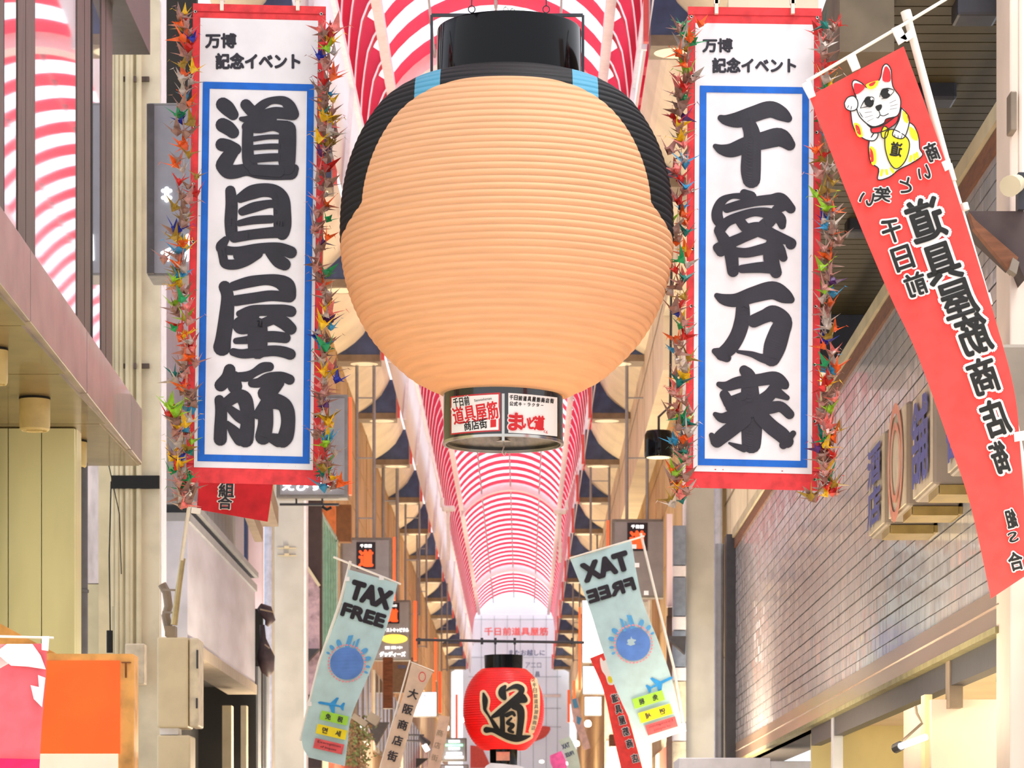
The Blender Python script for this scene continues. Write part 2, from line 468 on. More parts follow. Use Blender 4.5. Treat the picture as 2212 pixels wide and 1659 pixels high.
wallbox('wall_right_head', 2.365, 34.5, EYE+9.3, 3.4, 50.45, EYE+10.02, M_cream, 3.72)
wallbox('wall_right_far', 2.75, 50.5, EYE+3.6, 4.4, 152, EYE+8.4, M_tan, 3.72, mat('tan_joint', '#b3956a', .8))
wallbox('wall_right_upper', 2.365, 50.5, EYE+8.4, 4.4, 152, EYE+10.02, M_cream, 3.72)
wallbox('wall_left_upper', -4.6, 41.0, EYE+8.6, -3.585, 50.6, EYE+10.02, M_cream, 3.72)

# ---- panels along both sides: navy front, red edge strip, downlight under
def eave_panel(s, xin, name, lab):
    t = thing(name, (xin, 28.6+7.44, EYE+10), lab, 'panel'); S = 7.44
    pr = [(xin+s*(-x), EYE+10+z) for x, z in [(-.83, 0), (-.66, .10), (-.49, .225), (-.40, .31), (-.32, .39), (-.24, .53), (-.13, .73), (0, .73), (0, 0)]]
    b = MB(); b.prism(pr, 'y', 28.6+S, 28.66+S); b.build('face_panel', M_navy, t)
    b = MB(); b.prism(pr, 'y', 28.66+S, 29.2+S); b.build('body', M_taupe, t)
    b = MB(); x0, x1 = sorted((xin+s*.87, xin)); b.box(x0, 28.58+S, EYE+9.87, x1, 29.2+S, EYE+10.0); b.build('tray', M_taupe, t)
    b = MB(); b.add([(xin+s*(.32)+.27*math.cos(2*PI*k/24), 28.89+S+.24*math.sin(2*PI*k/24), EYE+9.865) for k in range(24)], [tuple(range(24))])
    b.build('downlight', M_oval, t)
    b = MB(); x0, x1 = sorted((xin-s*.03, xin-s*.095)); b.box(x0, 28.4+S, EYE+9.87, x1, 28.5+S, EYE+10.58); b.build('edge_strip', M_redtrim, t)
    return t
for s, xin, nm in ((-1, -2.76, 'left'), (1, 1.54, 'right')):
    t0 = None
    for k in range(1, 17):
        y = 28.75+7.44*k
        lab = 'navy curved end panel with red edge strip, %s along the %s eaves' % (ORD[k-1], nm)
        if t0 is None: t0 = eave_panel(s, xin, 'eaves_box', lab); t = t0; t['label'] = lab
        else: t = copy_tree(t0, None, (0, 7.44*(k-1), 0)); t['label'] = lab
        t['group'] = 'navy panels along the %s eaves' % nm

# ---- end of the arcade
ew = thing('wall_end', (-.4, 152.2, 0), kind='structure')
b = MB(); b.box(-3.0, 152.2, 0, 2.4, 152.5, EYE+12.96); 
pr = [crown(-1+2*i/16) for i in range(17)]; b.prism(pr, 'y', 152.2, 152.5); b.build('screen', mat('end_screen', '#eef0f6', .5, var=.02, scale=.3, trans=.5), ew)
b = MB()
for px in (1040, 1068, 1096, 1124, 1152, 1180, 1204): b.pbox(px-.4, 1330, px+.4, 1659, 152.1, .06)
for py in (1338, 1388, 1420, 1462, 1500, 1530, 1570): b.pbox(1012, py-.4, 1212, py+.4, 152.1, .06)
b.build('glazing_bar', M_steel_grey, ew)
b = MB(); text(b, '千日前道具屋筋', 1115, 1364, 138, 18, 152.1, bold=.03); b.build('lettering', M_redtrim, ew)
b = MB(); text(b, 'またお越しに', 1138, 1410, 78, 13, 152.05, bold=.02)
text(b, 'アエロ', 1152, 1437, 34, 12, 152.05, bold=.01); text(b, '昌', 1161, 1456, 9, 11, 152.05); b.build('lettering', M_navy, ew)
b = MB(); b.pbox(1010, 1500, 1212, 1506, 152, .1); b.build('ledge', M_white, ew)
b = MB(); poly(b, [(1150, 1570), (1188, 1570), (1180, 1590), (1160, 1600), (1140, 1604), (1140, 1580)], 152.0, .05, smooth=3); poly(b, [(1016, 1610), (1040, 1612), (1062, 1659), (1016, 1659)], 152.0, .05); b.build('red_marking', M_redtrim, ew)
# ================================================================== right side: tiled wall, signs, shop below
XW = 2.9; PT = .105
yw0, yw1 = 18.0, 40.9
def zr(ratio): return EYE+XW*ratio
z_top = EYE+4.47; z_b1 = EYE+1.70; z_b0 = EYE+1.42
wr = thing('wall_right_tiled', (XW, yw0, 0), kind='structure')
b = MB(); b.box(XW+.012, yw0, z_b0, XW+.5, yw1, z_top+.1); b.build('grout_backing', M_grout, wr)
nr = int((z_top-z_b1)/PT); nc = int((yw1-yw0)/PT)
b = MB(); rnd = random.Random(4)
for r in range(nr):
    z = z_b1+r*PT; jt = .024 if r % 3 == 0 else .011
    for c in range(nc):
        y = yw0+c*PT; dx = rnd.uniform(-.0015, .0015); tl = rnd.uniform(-.0003, .0003)
        mi = 1 if (c*7919 % 11 < 3) != (rnd.random() < .08) else 0
        xf = XW+dx; y0, y1 = y+.001, y+PT-.001; z0, z1 = z+jt/2, z+PT-.003
        b.add([(xf+tl, y0, z0), (xf-tl, y1, z0), (xf-tl, y1, z1), (xf+tl, y0, z1), (XW+.02, y0, z0), (XW+.02, y1, z0), (XW+.02, y1, z1), (XW+.02, y0, z1)],
              [(0,1,2,3), (0,4,5,1), (3,2,6,7), (0,3,7,4), (1,5,6,2)], mi)
o = b.build('wall_tile', [M_tile, M_tile2], wr); o['kind'] = 'stuff'
b = MB(); b.box(XW-.045, yw0, z_top+.05, XW+.15, yw1, z_top+.16); b.build('coping', M_cpillar, wr)
b = MB(); b.box(XW-.02, yw0, z_top-.09, XW+.1, yw1, z_top+.04); b.build('coping_under_strip', M_wood, wr)  # brown strip along the wall just below the coping
b = MB(); b.box(XW-.04, yw0, z_b0+.035, XW+.1, yw1-.6, z_b1); b.box(XW-.055, yw0, z_b0+.17, XW, yw1-.6, z_b0+.178); b.build('fascia_band', mat('warm_stainless', '#b59c86', .22, .7, var=.12, scale=1.2, stretch=(1, .25, 1)), wr)
b = MB(); b.box(XW-.07, yw0, z_b0, XW+.1, yw1-.6, z_b0+.04); b.build('fascia_edge', mat('mossy_edge', '#8c855c', .6, var=.1), wr)
b = MB(); b.box(XW, yw0, z_b0-.17, XW+.1, 30.2, z_b0); b.build('shutter_slot', M_greymetal, wr)
# end trim of the tiled wall
b = MB(); b.box(XW-.12, yw1, z_b0-.5, XW+.3, yw1+.5, z_top+.1); b.build('end_trim', M_greymetal, wr)
b = MB(); b.tube([(XW-.2, yw1+.3, 0), (XW-.2, yw1+.3, z_top)], .06, 10); b.build('drain_pipe', M_pole, wr)

# shop interior under the band
sh = thing('wall_shop_right', (XW, 20, 0), kind='structure')
b = MB(); b.box(XW+2.6, 17, 0, XW+2.7, 32, EYE+2.2); b.build('back_wall', M_yellowwall, sh)
b = MB(); b.box(XW+.1, 31.2, 0, XW+2.7, 31.3, EYE+1.5); b.build('end_wall', M_yellowwall, sh)
b = MB(); b.box(XW+.1, 17, EYE+1.5, XW+2.7, 32, EYE+1.6); b.build('shop_ceiling', M_pinkwhite, sh)
for px, wd in ((2050, 22), (1800, 14)):
    b = MB(); y = F*XW/(px-VX); b.box(XW-.01, y-.1, EYE+(1.1 if px > 2000 else .2), XW+.08, y+.1, z_b0-.0); b.build('shop_post', M_taupe if px > 2000 else M_stainless, sh)
b = MB(); b.pbox(2012, 1511, 2178, 1659, 20.5, 1.5); b.build('white_cabinet', M_pinkwhite, sh)
b = MB(); b.pbox(1998, 1500, 2014, 1659, 20.6, .2); b.build('cabinet_post', M_yellowwall, sh)
area('shop_light', (XW+1.3, 23, EYE+1.45), (0, 0, 0), 1.8, 8, 420, (1, .9, .62))
t = thing('tube_lamp', P(1970, 1611, 20.0), 'lit fluorescent tube on an angled arm inside the right hand shop', 'lamp')
b = MB(); b.tube([P(1945, 1612, 20.2), P(2000, 1592, 20.0)], .022, 12); b.build('tube', M_lamp_on, t)
b = MB(); b.tube([P(1934, 1617, 20.25), P(1946, 1611, 20.2)], .034, 12); b.build('end_cap', M_greymetal, t)
b = MB(); b.tube([P(1950, 1600, 20.2), P(1992, 1562, 20.2), P(1980, 1540, 20.2), P(1978, 1525, 20.2)], .01, 8); b.build('arm', M_taupe, t)
b = MB(); b.tube([P(2153, 1464, 19.4), P(2185, 1468, 19.4)], .028, 12)
tag(b.build('pipe', mat('green_pipe', '#8a8f3a', .4)), 'short green pipe end under the ceiling of the right hand shop', 'pipe')
b = MB(); b.pbox(1466, 1637, 1664, 1690, 34, 1.2); b.pbox(1664, 1644, 1760, 1690, 34.2, 1)
tag(b.build('awning_box', M_white, bevel=.01), 'plain white awning box at the bottom edge right of the grey pillar', 'awning')

# near right pillar with bracket
pr_ = thing('pillar', (3.2, 18.0, 0), 'cream pillar at the right edge of the picture', 'pillar')
b = MB(); b.box(P(2181, 0, 17.6).x, 17.6, 0, P(2181, 0, 17.6).x+.5, 18.1, 7.6); b.build('shaft', M_pinkwhite, pr_, bevel=.01)
b = MB(); b.pbox(2183, 196, 2197, 282, 17.45, .15); b.build('junction_box', M_taupe, pr_, bevel=.008)
b = MB(); b.tube([P(2206, 0, 17.5), P(2206, 520, 17.5)], .02, 8); b.build('conduit', M_pinkwhite, pr_)
t = thing('loudspeaker', P(2196, 400, 17.2), 'small beige horn speaker strapped to the cream pillar', 'speaker')
b = MB(); b.tube([P(2182, 402, 16.9), P(2196, 396, 17.2), P(2204, 396, 17.4)], [.06, .05, .03], 14); b.build('horn', M_cpillar, t, smooth='auto')
b = MB(); b.pbox(2200, 372, 2214, 452, 17.3, .1); b.build('strap', M_greymetal, t)
t = thing('bracket_box', P(2150, 560, 17.3), 'dark brown wedge shaped box with wooden edge fixed beside the cream pillar', 'box')
b = MB(); b.plate([(2094, 456), (2214, 456), (2214, 604), (2196, 560), (2108, 478)], 17.35, .4); b.build('body', mat('dark_plum', '#4a3c3a', .6), t)
b = MB(); b.plate([(2094, 458), (2108, 476), (2200, 556), (2186, 590), (2104, 492)], 17.3, .08); b.build('edge_board', M_wood, t)
b = MB(); b.plate([(2188, 556), (2202, 566), (2196, 592), (2180, 582)], 17.25, .1); b.build('end_block', M_boxgrey, t)

# square lettered sign boxes on the tiled wall
t4 = [(1875, 940+30, 1918, 1168, 37.0), (1917, 913, 1965, 1128, 0), (1972, 852, 2020, 1090, 0), (2046, 800, 2100, 1032, 0)]
X_S = 2.52
defs = [(1876, 968, 1165), (1919, 910, 1128), (1971, 862, 1086), (2046, 800, 1030)]
glyph = ['酒店', '○', '舗', '器']
labs = ['square sign box with faded blue letters, lowest left of four on the tiled wall',
        'square sign box with a faded coral ring, second of four on the tiled wall',
        'square sign box with large blue character, third of four on the tiled wall',
        'square sign box half hidden behind the red flag, last of four on the tiled wall']
for i, (px, yt, yb) in enumerate(defs):
    y = X_S*F/(px-VX); zt = EYE+(VY-yt)*y/F; zb = EYE+(VY-yb)*y/F
    sq = zt-zb
    t = thing('sign_box', (X_S+.2, y-sq/2, zb), labs[i], 'sign', 'sign boxes on the tiled wall')
    ye = y-.9
    b = MB(); b.box(X_S+.012, ye, zb, XW-.02, y, zt); b.build('body', M_boxgrey, t, bevel=.02)
    b = MB(); b.box(X_S, ye+.02, zb+.02, X_S+.03, y-.02, zt-.02); b.build('face', M_boxcream, t)
    b = MB()
    if i == 1:
        for rr, w_ in ((.40, .07), (.27, .05)):
            n = 32
            for k in range(n):
                a0, a1 = 2*PI*k/n, 2*PI*(k+1)/n
                b.add([(X_S-.012, (ye+y)/2+r*math.cos(a), (zt+zb)/2+r*math.sin(a)) for r, a in ((rr-w_, a0), (rr, a0), (rr, a1), (rr-w_, a1))], [(0, 1, 2, 3)])
        b.build('ring', M_oldred, t)
    else:
        vs, fs, x0, x1, y0, y1 = glyphs(glyph[i][0], .03)
        gs = glyph[i]
        for j, ch in enumerate(gs):
            vs, fs, x0, x1, y0, y1 = glyphs(ch, .035)
            h = (zt-zb)*.86/len(gs); zc = zt-(zt-zb)*.07-h*(j+.5)
            for q_, (oy, oz) in enumerate(((0, 0), (.022, .01), (-.022, .01), (.012, -.014), (-.012, -.014))):
                b.add([(X_S-.015-q_*.0003, (ye+y)/2-((u-x0)/(x1-x0)-.5)*.76+oy, zc+((v-y0)/(y1-y0)-.5)*h*.9+oz) for u, v in vs], fs)
        b.build('lettering', M_oldblue, t)
    b = MB(); b.box(X_S+.05, ye-.01, zb-.06, XW-.03, ye+.03, zb); b.box(X_S+.05, ye, zb-.05, XW, ye+.5, zb-.001); b.build('bottom_tray', mat('gold_tray', '#a08a50', .4, .3), t)

# brown boarded ceiling above the right side
cl = thing('ceiling_boards', (2.6, 18, EYE+5.3), kind='structure')
HC = EYE+5.3
b = MB(); b.box(2.0, 18.2, HC+.03, 6.0, 31, HC+.2); b.build('backing', M_dark, cl)
b0 = MB(); b0.box(2.25, 18.2, HC-.02, 5.5, 18.38, HC+.03); o0 = b0.build('ceiling_board', M_slat, cl)
for i in range(1, 63): linkcopy(o0, cl, (0, .2*i, 0))
b = MB(); b.box(1.92, 18.2, HC-.35, 2.25, 31, HC+.2); b.build('edge_beam', M_beam, cl)
b = MB(); b.box(2.1, 28.6, HC-.5, 5.5, 29.0, HC); b.build('cross_beam', M_greymetal, cl)
for px, py, i in ((2107, 35, 0), (2020, 215, 1), (1862, 500, 2)):
    d = (HC-EYE-.1)*F/(VY-py); p = P(px, py, d)
    b = MB(); b.box(p.x-.13, p.y-.13, HC-.13, p.x+.13, p.y+.13, HC)
    tag(b.build('ceiling_fitting', M_greymetal, bevel=.02), 'dark square fitting on the brown boarded ceiling, %s' % ('beside the cream pillar', 'left of the white flag pole', 'right of the paper crane garland')[i], 'fitting')

# ================================================================== left near building
lb = thing('wall_left_near', (-3.85, 26, 0), kind='structure')
def LX(y): return -3.70-(y-22)*.0197            # outer face of the building at distance y
hS, hB, hT = EYE+4.0, EYE+4.0, EYE+4.55
def lp(px, py): # point on the outer face seen at column px
    y = 1.0
    # X = (px-VX)*y/F = LX(y)
    y = (-3.70+22*.0197)/((px-VX)/F+.0197); return y
yE = lp(285, 0)
# upper storey glazing: glass, mullions
gl = thing('window_1', (-3.9, 24, EYE+4.6), kind='structure')
def slab(mb, px0, px1, z0, z1, out=.0, th=.08, mi=0):
    y0, y1 = lp(px0, 0), lp(px1, 0); x0, x1 = LX(y0)-out, LX(y1)-out
    mb.add([(x0, y0, z0), (x1, y1, z0), (x1-th, y1, z0), (x0-th, y0, z0), (x0, y0, z1), (x1, y1, z1), (x1-th, y1, z1), (x0-th, y0, z1)],
           [(0,3,2,1), (4,5,6,7), (0,1,5,4), (1,2,6,5), (2,3,7,6), (3,0,4,7)], mi)
for a, c_ in ((-160, -10), (12, 38), (78, 167), (199, 220)):
    b = MB(); slab(b, a, c_, hT-.1, EYE+9.6, .008, .03); b.build('pane', M_glass, gl)
for a, c_ in ((-14, 8), (39, 55), (56, 76), (167, 182), (183, 199), (219, 228), (229, 243)):
    b = MB(); slab(b, a, c_, hT-.1, EYE+9.6, 0, .14); b.build('mullion', M_brown, gl)
b = MB(); slab(b, 8, 12, hT-.1, EYE+9.6, .03, .1); slab(b, 76, 79, hT-.1, EYE+9.6, .01, .1); slab(b, 196, 199.5, hT-.1, EYE+9.6, -.005, .1); b.build('gasket', M_dark, gl)
# stone fascia and soffit over the shop
b = MB()
px_j = [-300, 37, 163, 262, 286]
for a, c_ in zip(px_j[:-1], px_j[1:]):
    b = MB(); slab(b, a, c_-1.2, hS+.02, hT, -.10, .3); b.build('fascia_panel', M_stone, lb, bevel=.006)
ys = [16, 19.6, lp(37, 0), 24.2, 26.9, yE]
for a, c_ in zip(ys[:-1], ys[1:]):
    b = MB(); b.box(LX(a)-1.0, a+.01, hS-.01, LX(c_)+.07, c_-.01, hS+.05); b.build('soffit_panel', M_soffit, lb)
b = MB(); b.box(-6, 15, hS+.0, LX(20)-.1, yE, hS+.5); b.build('slab', M_soffit, lb)
b = MB(); b.box(-6, 14, EYE+9.6, -3.6, yE, EYE+10); b.build('roof_slab', M_brown, lb)
b = MB(); b.box(LX(25)-.6, 24.5, EYE+8.05, LX(yE)+.18, yE, EYE+9.7); b.build('upper_ledge', mat('dark_bronze', '#4a3f3c', .4, .3), lb)
# glazed pale wall below the soffit, set back
XB = P(158, 0, 27).x
b = MB(); b.box(XB-1.3, 27.2, 0, XB, 27.5, hS); b.build('end_panel_backing', M_greentile, lb)
b = MB(); 
for i in range(5):
    b = MB(); x0 = XB-.3*(i+1); b.box(x0+.004, 27.1, 0, x0+.296, 27.2, hS-.02); b.build('wall_panel', M_greentile, lb)
b = MB(); b.box(-5.3, 15, 0, -4.75, 27.3, hS); b.build('side_wall', M_greentile, lb)
for i in range(12):
    b = MB(); b.box(-4.75, 15+i+.01, .1, -4.70, 16+i-.01, hS-.03); b.build('wall_panel', M_greentile, lb)
b = MB(); b.tube([P(174, 1000, 28), P(174, 1420, 28)], .068, 14); b.tube([P(174, 1274, 28), P(174, 1280, 28)], .078, 14); b.build('down_pipe', mat('slate_pipe', '#55555c', .5), lb, smooth='auto')
# soffit lamps
for i, (px, py0, py1, w_) in enumerate(((-6, 745, 835, 46), (75, 852, 935, 66), (159, 945, 1014, 57))):
    d = 4.0*F/(VY-py0-4); c = P(px, py0, d); r = w_/2*d/F; h = (py1-py0-8)*d/F
    t = thing('soffit_lamp', (c.x, d, hS-h), 'round beige downlight under the brown soffit, %s' % ('cut by the left picture edge', 'middle of three', 'nearest the conduits')[i], 'lamp', 'downlights under the left soffit')
    b = MB(); b.lathe((c.x, d, hS-h), [(r*.86, 0), (r*.97, .015), (r, .05), (r, h-.02)], 40, cap1=True); b.build('housing', M_lampbody, t, smooth='auto')
    b = MB(); b.lathe((c.x, d, hS-.02), [(r*1.02, -.01), (r*1.02, .02)], 32, cap1=True); b.build('mounting_ring', M_dark, t)
    b = MB(); b.lathe((c.x, d, hS-h), [(r*.86, 0), (r*.8, .0), (r*.78, .05)], 32, cap1=True); b.build('reflector', mat('lamp_inner', '#e0cf9c', .4), t)
    b = MB(); b.box(c.x-r*.5, d-r*.3, hS-h-.005, c.x+r*.5, d+r*.3, hS-h+.03); b.box(c.x-r*.35, d-r*.2, hS-h-.008, c.x+r*.35, d+r*.2, hS-h); b.build('lens', M_lampbody, t)

# left conduit pillar at 33 m
pl = thing('pillar', (-4.3, 33, 0), 'cream steel pillar with vertical conduits left of the first banner', 'pillar')
x0, x1 = P(240, 0, 33).x, P(338, 0, 33).x
b = MB(); b.box(x0, 33, 0, x1, 33.5, 12.5); b.build('shaft', M_cpillar, pl, bevel=.01)
b = MB(); b.box(x1, 33.02, 0, x1+.05, 33.5, 12.5); b.build('corner_trim', M_white, pl)
b = MB(); b.pbox(300, 0, 345, 1659, 32.95, .06); b.build('facing', mat('cream_facing', '#d8cdb2', .6, var=.06, scale=3, bump=.05), pl)
for i, (px, r) in enumerate(((253, .022), (262, .022), (276, .028), (284, .02), (300, .03), (244, .014))):
    b = MB(); b.tube([P(px, -40, 32.88), P(px, 1420 if i != 5 else 1310, 32.88)], r, 10); b.build('conduit', M_cpillar, pl, smooth='auto')
for py in (170, 790):
    b = MB(); b.pbox(262, py-5, 322, py+5, 32.9, .04); b.pbox(288, py-6, 294, py+6, 32.8, .04); b.build('conduit_clamp', M_brown, pl)
b = MB(); b.pbox(240, 1027, 344, 1055, 32.84, .05); b.build('band_strap', M_dark, pl)
b = MB(); b.tube([P(240, 1040, 32.7), P(236, 1200, 32.7), P(238, 1360, 32.7), P(237, 1410, 32.7)], .008, 6); b.tube([P(237, 1362, 32.7), P(237, 1410, 32.7)], .035, 10)
b.tube([P(234, 1000, 32.6), P(258, 1110, 32.6), P(262, 1240, 32.6)], .006, 6); b.build('cable', M_dark, pl)
b = MB(); b.pbox(270, 1390, 312, 1478, 32.6, .25); tag(b.build('junction_box', mat('beige_plastic', '#cdbfa6', .5), bevel=.015), 'small beige junction box on the conduits above the orange sign', 'box')
t = thing('electrical_cabinet', P(384, 1570, 31), 'large beige electrical cabinet below the flag pole holder', 'cabinet')
b = MB(); b.pbox(339, 1376, 406, 1572, 31.0, .5); b.build('body', mat('beige_cabinet', '#cfc09f', .5, var=.05, scale=3), t, bevel=.02)
b = MB(); b.pbox(408, 1378, 429, 1570, 31.03, .5); b.build('door', mat('beige_cabinet_door', '#d8cbb0', .5), t, bevel=.02)
b = MB(); b.pbox(424, 1404, 428, 1444, 30.98, .03); b.pbox(423, 1508, 427, 1530, 30.98, .03); b.build('latch', M_greymetal, t)
b = MB(); b.pbox(339, 1588, 411, 1700, 31.0, .5); tag(b.build('electrical_cabinet', mat('beige_cabinet', '#cfc09f'), bevel=.02), 'lower beige cabinet cut by the bottom edge, under the larger cabinet', 'cabinet')
b = MB(); b.pbox(345, 1573, 385, 1587, 31.1, .3); tag(b.build('spacer_block', M_white), 'white block between the two beige cabinets', 'block')

# orange illuminated sign and pink flag, bottom left
t = thing('light_box_sign', P(188, 1659, 24), 'orange and cream light box sign with rusty cream frame at the bottom left', 'sign')
b = MB(); b.pbox(60, 1412, 289, 1720, 24, .3); b.build('frame', M_signrim, t, bevel=.012)
b = MB(); b.pbox(66, 1427, 259, 1628, 23.985, .02); b.build('orange_face', M_orange, t)
b = MB(); b.pbox(66, 1628, 255, 1710, 23.985, .02); b.build('cream_face', M_signcream, t)
b = MB(); b.pbox(262, 1430, 282, 1432, 23.97, .03); b.tube([P(272, 1432, 23.95), P(272, 1464, 23.95)], .008, 8); b.build('bolt_bar', M_wood, t)
b = MB(); b.plate([(-6, 1344), (50, 1374), (118, 1410), (90, 1412), (-6, 1412)], 24.6, .2); tag(b.build('awning_edge', M_signrim), 'pale orange awning corner rising behind the pink flag', 'awning')

# stainless shop left at 36-45 m
ls = thing('wall_left_shop', (-3.95, 36, 0), kind='structure')
XS = -3.95
def yx(px): return XS*F/(px-VX)
b = MB(); b.box(XS-.4, 35.5, EYE+2.62+.12, XS, yx(551), EYE+4.12); b.build('stainless_fascia', M_stainless, ls)
b = MB(); b.box(XS-.4, 35.5, EYE+4.12, XS+.03, yx(551), EYE+4.22); b.box(XS-.4, 35.5, EYE+4.32, XS+.05, yx(551), EYE+4.4); b.build('top_rail', M_steel_grey, ls)
b = MB(); b.box(XS-.4, 35.5, EYE+2.6, XS+.03, yx(551), EYE+2.74); b.build('lower_rail', M_boxgrey, ls)
b = MB(); b.box(XS-1.6, 35.0, 0, XS-1.0, 46, EYE+4.0); b.box(XS-1.6, 46, 0, XS-.02, 46.2, EYE+4.0); b.box(XS-1.6, 35, EYE+2.8, XS-.42, 46, EYE+2.9); b.build('dark_opening', M_dark, ls)  # near-black boxes: the shade of the shop interior put into their colour
b = MB(); b.pbox(480, 1524, 500, 1659, 44, .3); b.pbox(520, 1524, 532, 1659, 43, .3); b.build('door_post', M_cpillar, ls)
b = MB(); b.box(XS-.5, 34.5, EYE+4.4, XS-.35, 46.5, EYE+9.0); b.build('upper_wall', mat('lilac_grey_metal', '#9d9daf', .4, .4, var=.1, scale=1, stretch=(1, 1, .2)), ls)
y = 35.6
pan = None
for i in range(18):
    if y+.5 > 45.6: break
    b = MB(); b.box(XS-.37, y+.01, EYE+4.4, XS-.3, y+.49, EYE+5.3)
    b.build('cladding_board', M_steel_grey, ls); y += .5
b = MB(); b.bar((XS+.2, 34.8, EYE+6.9), (XS+.1, 46, EYE+5.4), .25, .3); b.bar((XS+.1, 34.5, EYE+5.9), (XS+.1, 44, EYE+4.9), .12, .2); b.build('sloping_beam', M_taupe, ls)
b = MB(); b.pbox(300, -60, 424, 300, 36, .2); b.pbox(185, 1000, 216, 1659, 36.5, .2); b.build('dark_backdrop', mat('dark_recess', '#1c1814', .8), ls)
b = MB(); b.pbox(186, 990, 214, 1260, 34.6, .1); b.build('pinkish_board', mat('pinkish_board', '#dccfd2', .4, var=.1, stretch=(1, 1, .3)), ls)
b = MB(); b.pbox(213, 990, 241, 1659, 34.4, .3); b.pbox(186, 1262, 214, 1659, 34.6, .1); b.build('cream_board', M_cpillar, ls)

# grey pillars at 50 m
for px0, px1, lab in ((593, 656, 'light grey square pillar below the left banner'), (1482, 1546, 'light grey square pillar below the right banner')):
    t = thing('pillar', (P((px0+px1)/2, 0, 50).x, 50, 0), lab, 'pillar')
    xa, xb = P(px0, 0, 50).x, P(px1, 0, 50).x
    b = MB(); b.box(xa, 50, 0, xb, 50.5, 12.0); b.build('shaft', M_pillar, t, bevel=.015)
    b = MB(); b.box(xb if px0 < 1000 else xa-.03, 50.02, 0, (xb+.04) if px0 < 1000 else xa, 50.5, 12.0); b.build('edge_trim', M_white, t)
    if px0 < 1000:
        for py in (1184, 1200):
            b = MB(); b.pbox(600, py-1, 640, py+1, 49.97, .03); b.pbox(614, py-5, 624, py+1, 49.93, .05); b.build('strap', M_cpillar, t)
    b = MB(); xx = P(574 if px0 < 1000 else 1556, 0, 49).x; b.tube([(xx, 49.5, 0), (xx, 49.5, 9.5)], .07, 10); b.build('drain_pipe', mat('pale_blue_pipe', '#aab0c4', .45), t, smooth='auto')
b = MB(); b.pbox(530, 1110, 566, 1659, 48.2, .3); b.build('x', mat('pinkish_panel', '#d5bfc6', .45, var=.12, scale=2, stretch=(1, 1, .3)))
o = bpy.data.objects['x']; o.name = 'cladding_strip'; tag(o, 'pinkish white vertical panel between stainless shop and left grey pillar', 'panel')
b = MB(); b.pbox(520, 1115, 534, 1265, 48.0, .2); tag(b.build('cladding_strip', mat('deep_navy', '#1d2b4c', .5)), 'narrow navy panel under the short red flag', 'panel')
# bundle of dark bags hanging on the pole by the left pillar
t = thing('wrapped_bundle', P(572, 1460, 45), 'dark wrapped bundle tied to the thin poles beside the left grey pillar', 'bundle')
b = MB()
b.tube([P(560, 1310, 45), P(574, 1320, 45), P(584, 1340, 45), P(576, 1352, 45)], [.06, .11, .08, .03], 10)
b.tube([P(566, 1350, 45), P(568, 1380, 45), P(574, 1420, 45), P(578, 1450, 45), P(580, 1462, 45)], [.04, .05, .14, .1, .02], 10)
b.build('cover', mat('dark_plum_cloth', '#3a2b30', .6, var=.2), t, smooth=True)
b = MB(); b.tube([P(562, 1316, 44.8), P(590, 1322, 44.8)], .012, 6); b.tube([P(572, 1392, 44.8), P(582, 1400, 44.8)], .012, 6); b.build('strap', M_taupe, t)
for px in (558, 576):
    b = MB(); b.tube([P(px, 1440, 45.6), P(px, 1659, 45.6)], .045, 8); tag(b.build('thin_pipe', M_steel_grey, smooth='auto'), 'thin grey vertical pipe below the dark bundle, %s' % ('left one' if px < 570 else 'right one'), 'pipe')
# ================================================================== hanging sign boxes and their poles
def sign(px0, py0, px1, py1, d, lab, side, strip=None, poles=None, ptop=780, dark=None, th=.28, name='hanging_sign'):
    if d > 50: ptop = VY-9.86*F/(d+.12)+1
    t = thing(name, P((px0+px1)/2, py1, d), lab, 'sign')
    b = MB(); b.pbox(px0, py0, px1, py1, d+.02, th); b.build('box', M_signside, t, bevel=.015)
    e = (px1-px0)*.05
    b = MB(); b.pbox(px0+e, py0+e, px1-e, py1-e, d, .03); b.build('face', M_signgrey, t)
    if strip:
        b = MB(); b.pbox(strip[0], strip[1], strip[2], strip[3], d+.05, .15); b.build('edge_strip', M_orangestrip, t)
    if poles:
        for x in poles:
            b = MB(); b.tube([P(x, ptop, d+.12), P(x, py0+1, d+.12)], .024*d/44, 8); b.build('pole', M_pole, t)
        b = MB(); n = 3
        for i in range(n):
            y = ptop+70+i*130
            if y < py0-15: b.tube([P(poles[0], y, d+.12), P(poles[1], y, d+.12)], .012*d/44, 6)
        b.build('cross_bar', M_pole, t)
    if dark:
        x0, y0, x1, y1 = dark
        b = MB(); b.pbox(x0, y0, x1, y1, d-.015, .02); b.build('label_plate', mat('black_label', '#1c1626', .4), t)
        b = MB(); text(b, '千日前', (x0+x1)/2, y0+(y1-y0)*.14, (x1-x0)*.62, (y1-y0)*.13, d-.02); b.build('white_lettering', M_text_on, t)
        b = MB(); text(b, '道', (x0+x1)/2, y0+(y1-y0)*.6, (x1-x0)*.8, (y1-y0)*.66, d-.02, bold=.045); b.build('orange_lettering', M_label_or, t)
    return t
t = sign(597, 852, 752, 1076, 41, 'wide grey sign box behind the left banner with white letters along its foot', -1, (753, 858, 759, 1068))
b = MB(); text(b, 'えびすや', 668, 1050, 118, 20, 40.97, bold=.05); b.build('lettering', M_text_on, t)
b = MB(); b.pbox(604, 1087, 732, 1092, 41.1, .04); b.pbox(638, 1076, 642, 1088, 41.1, .03); b.pbox(694, 1076, 698, 1088, 41.1, .03); b.build('hanger_bar', M_greymetal, t)
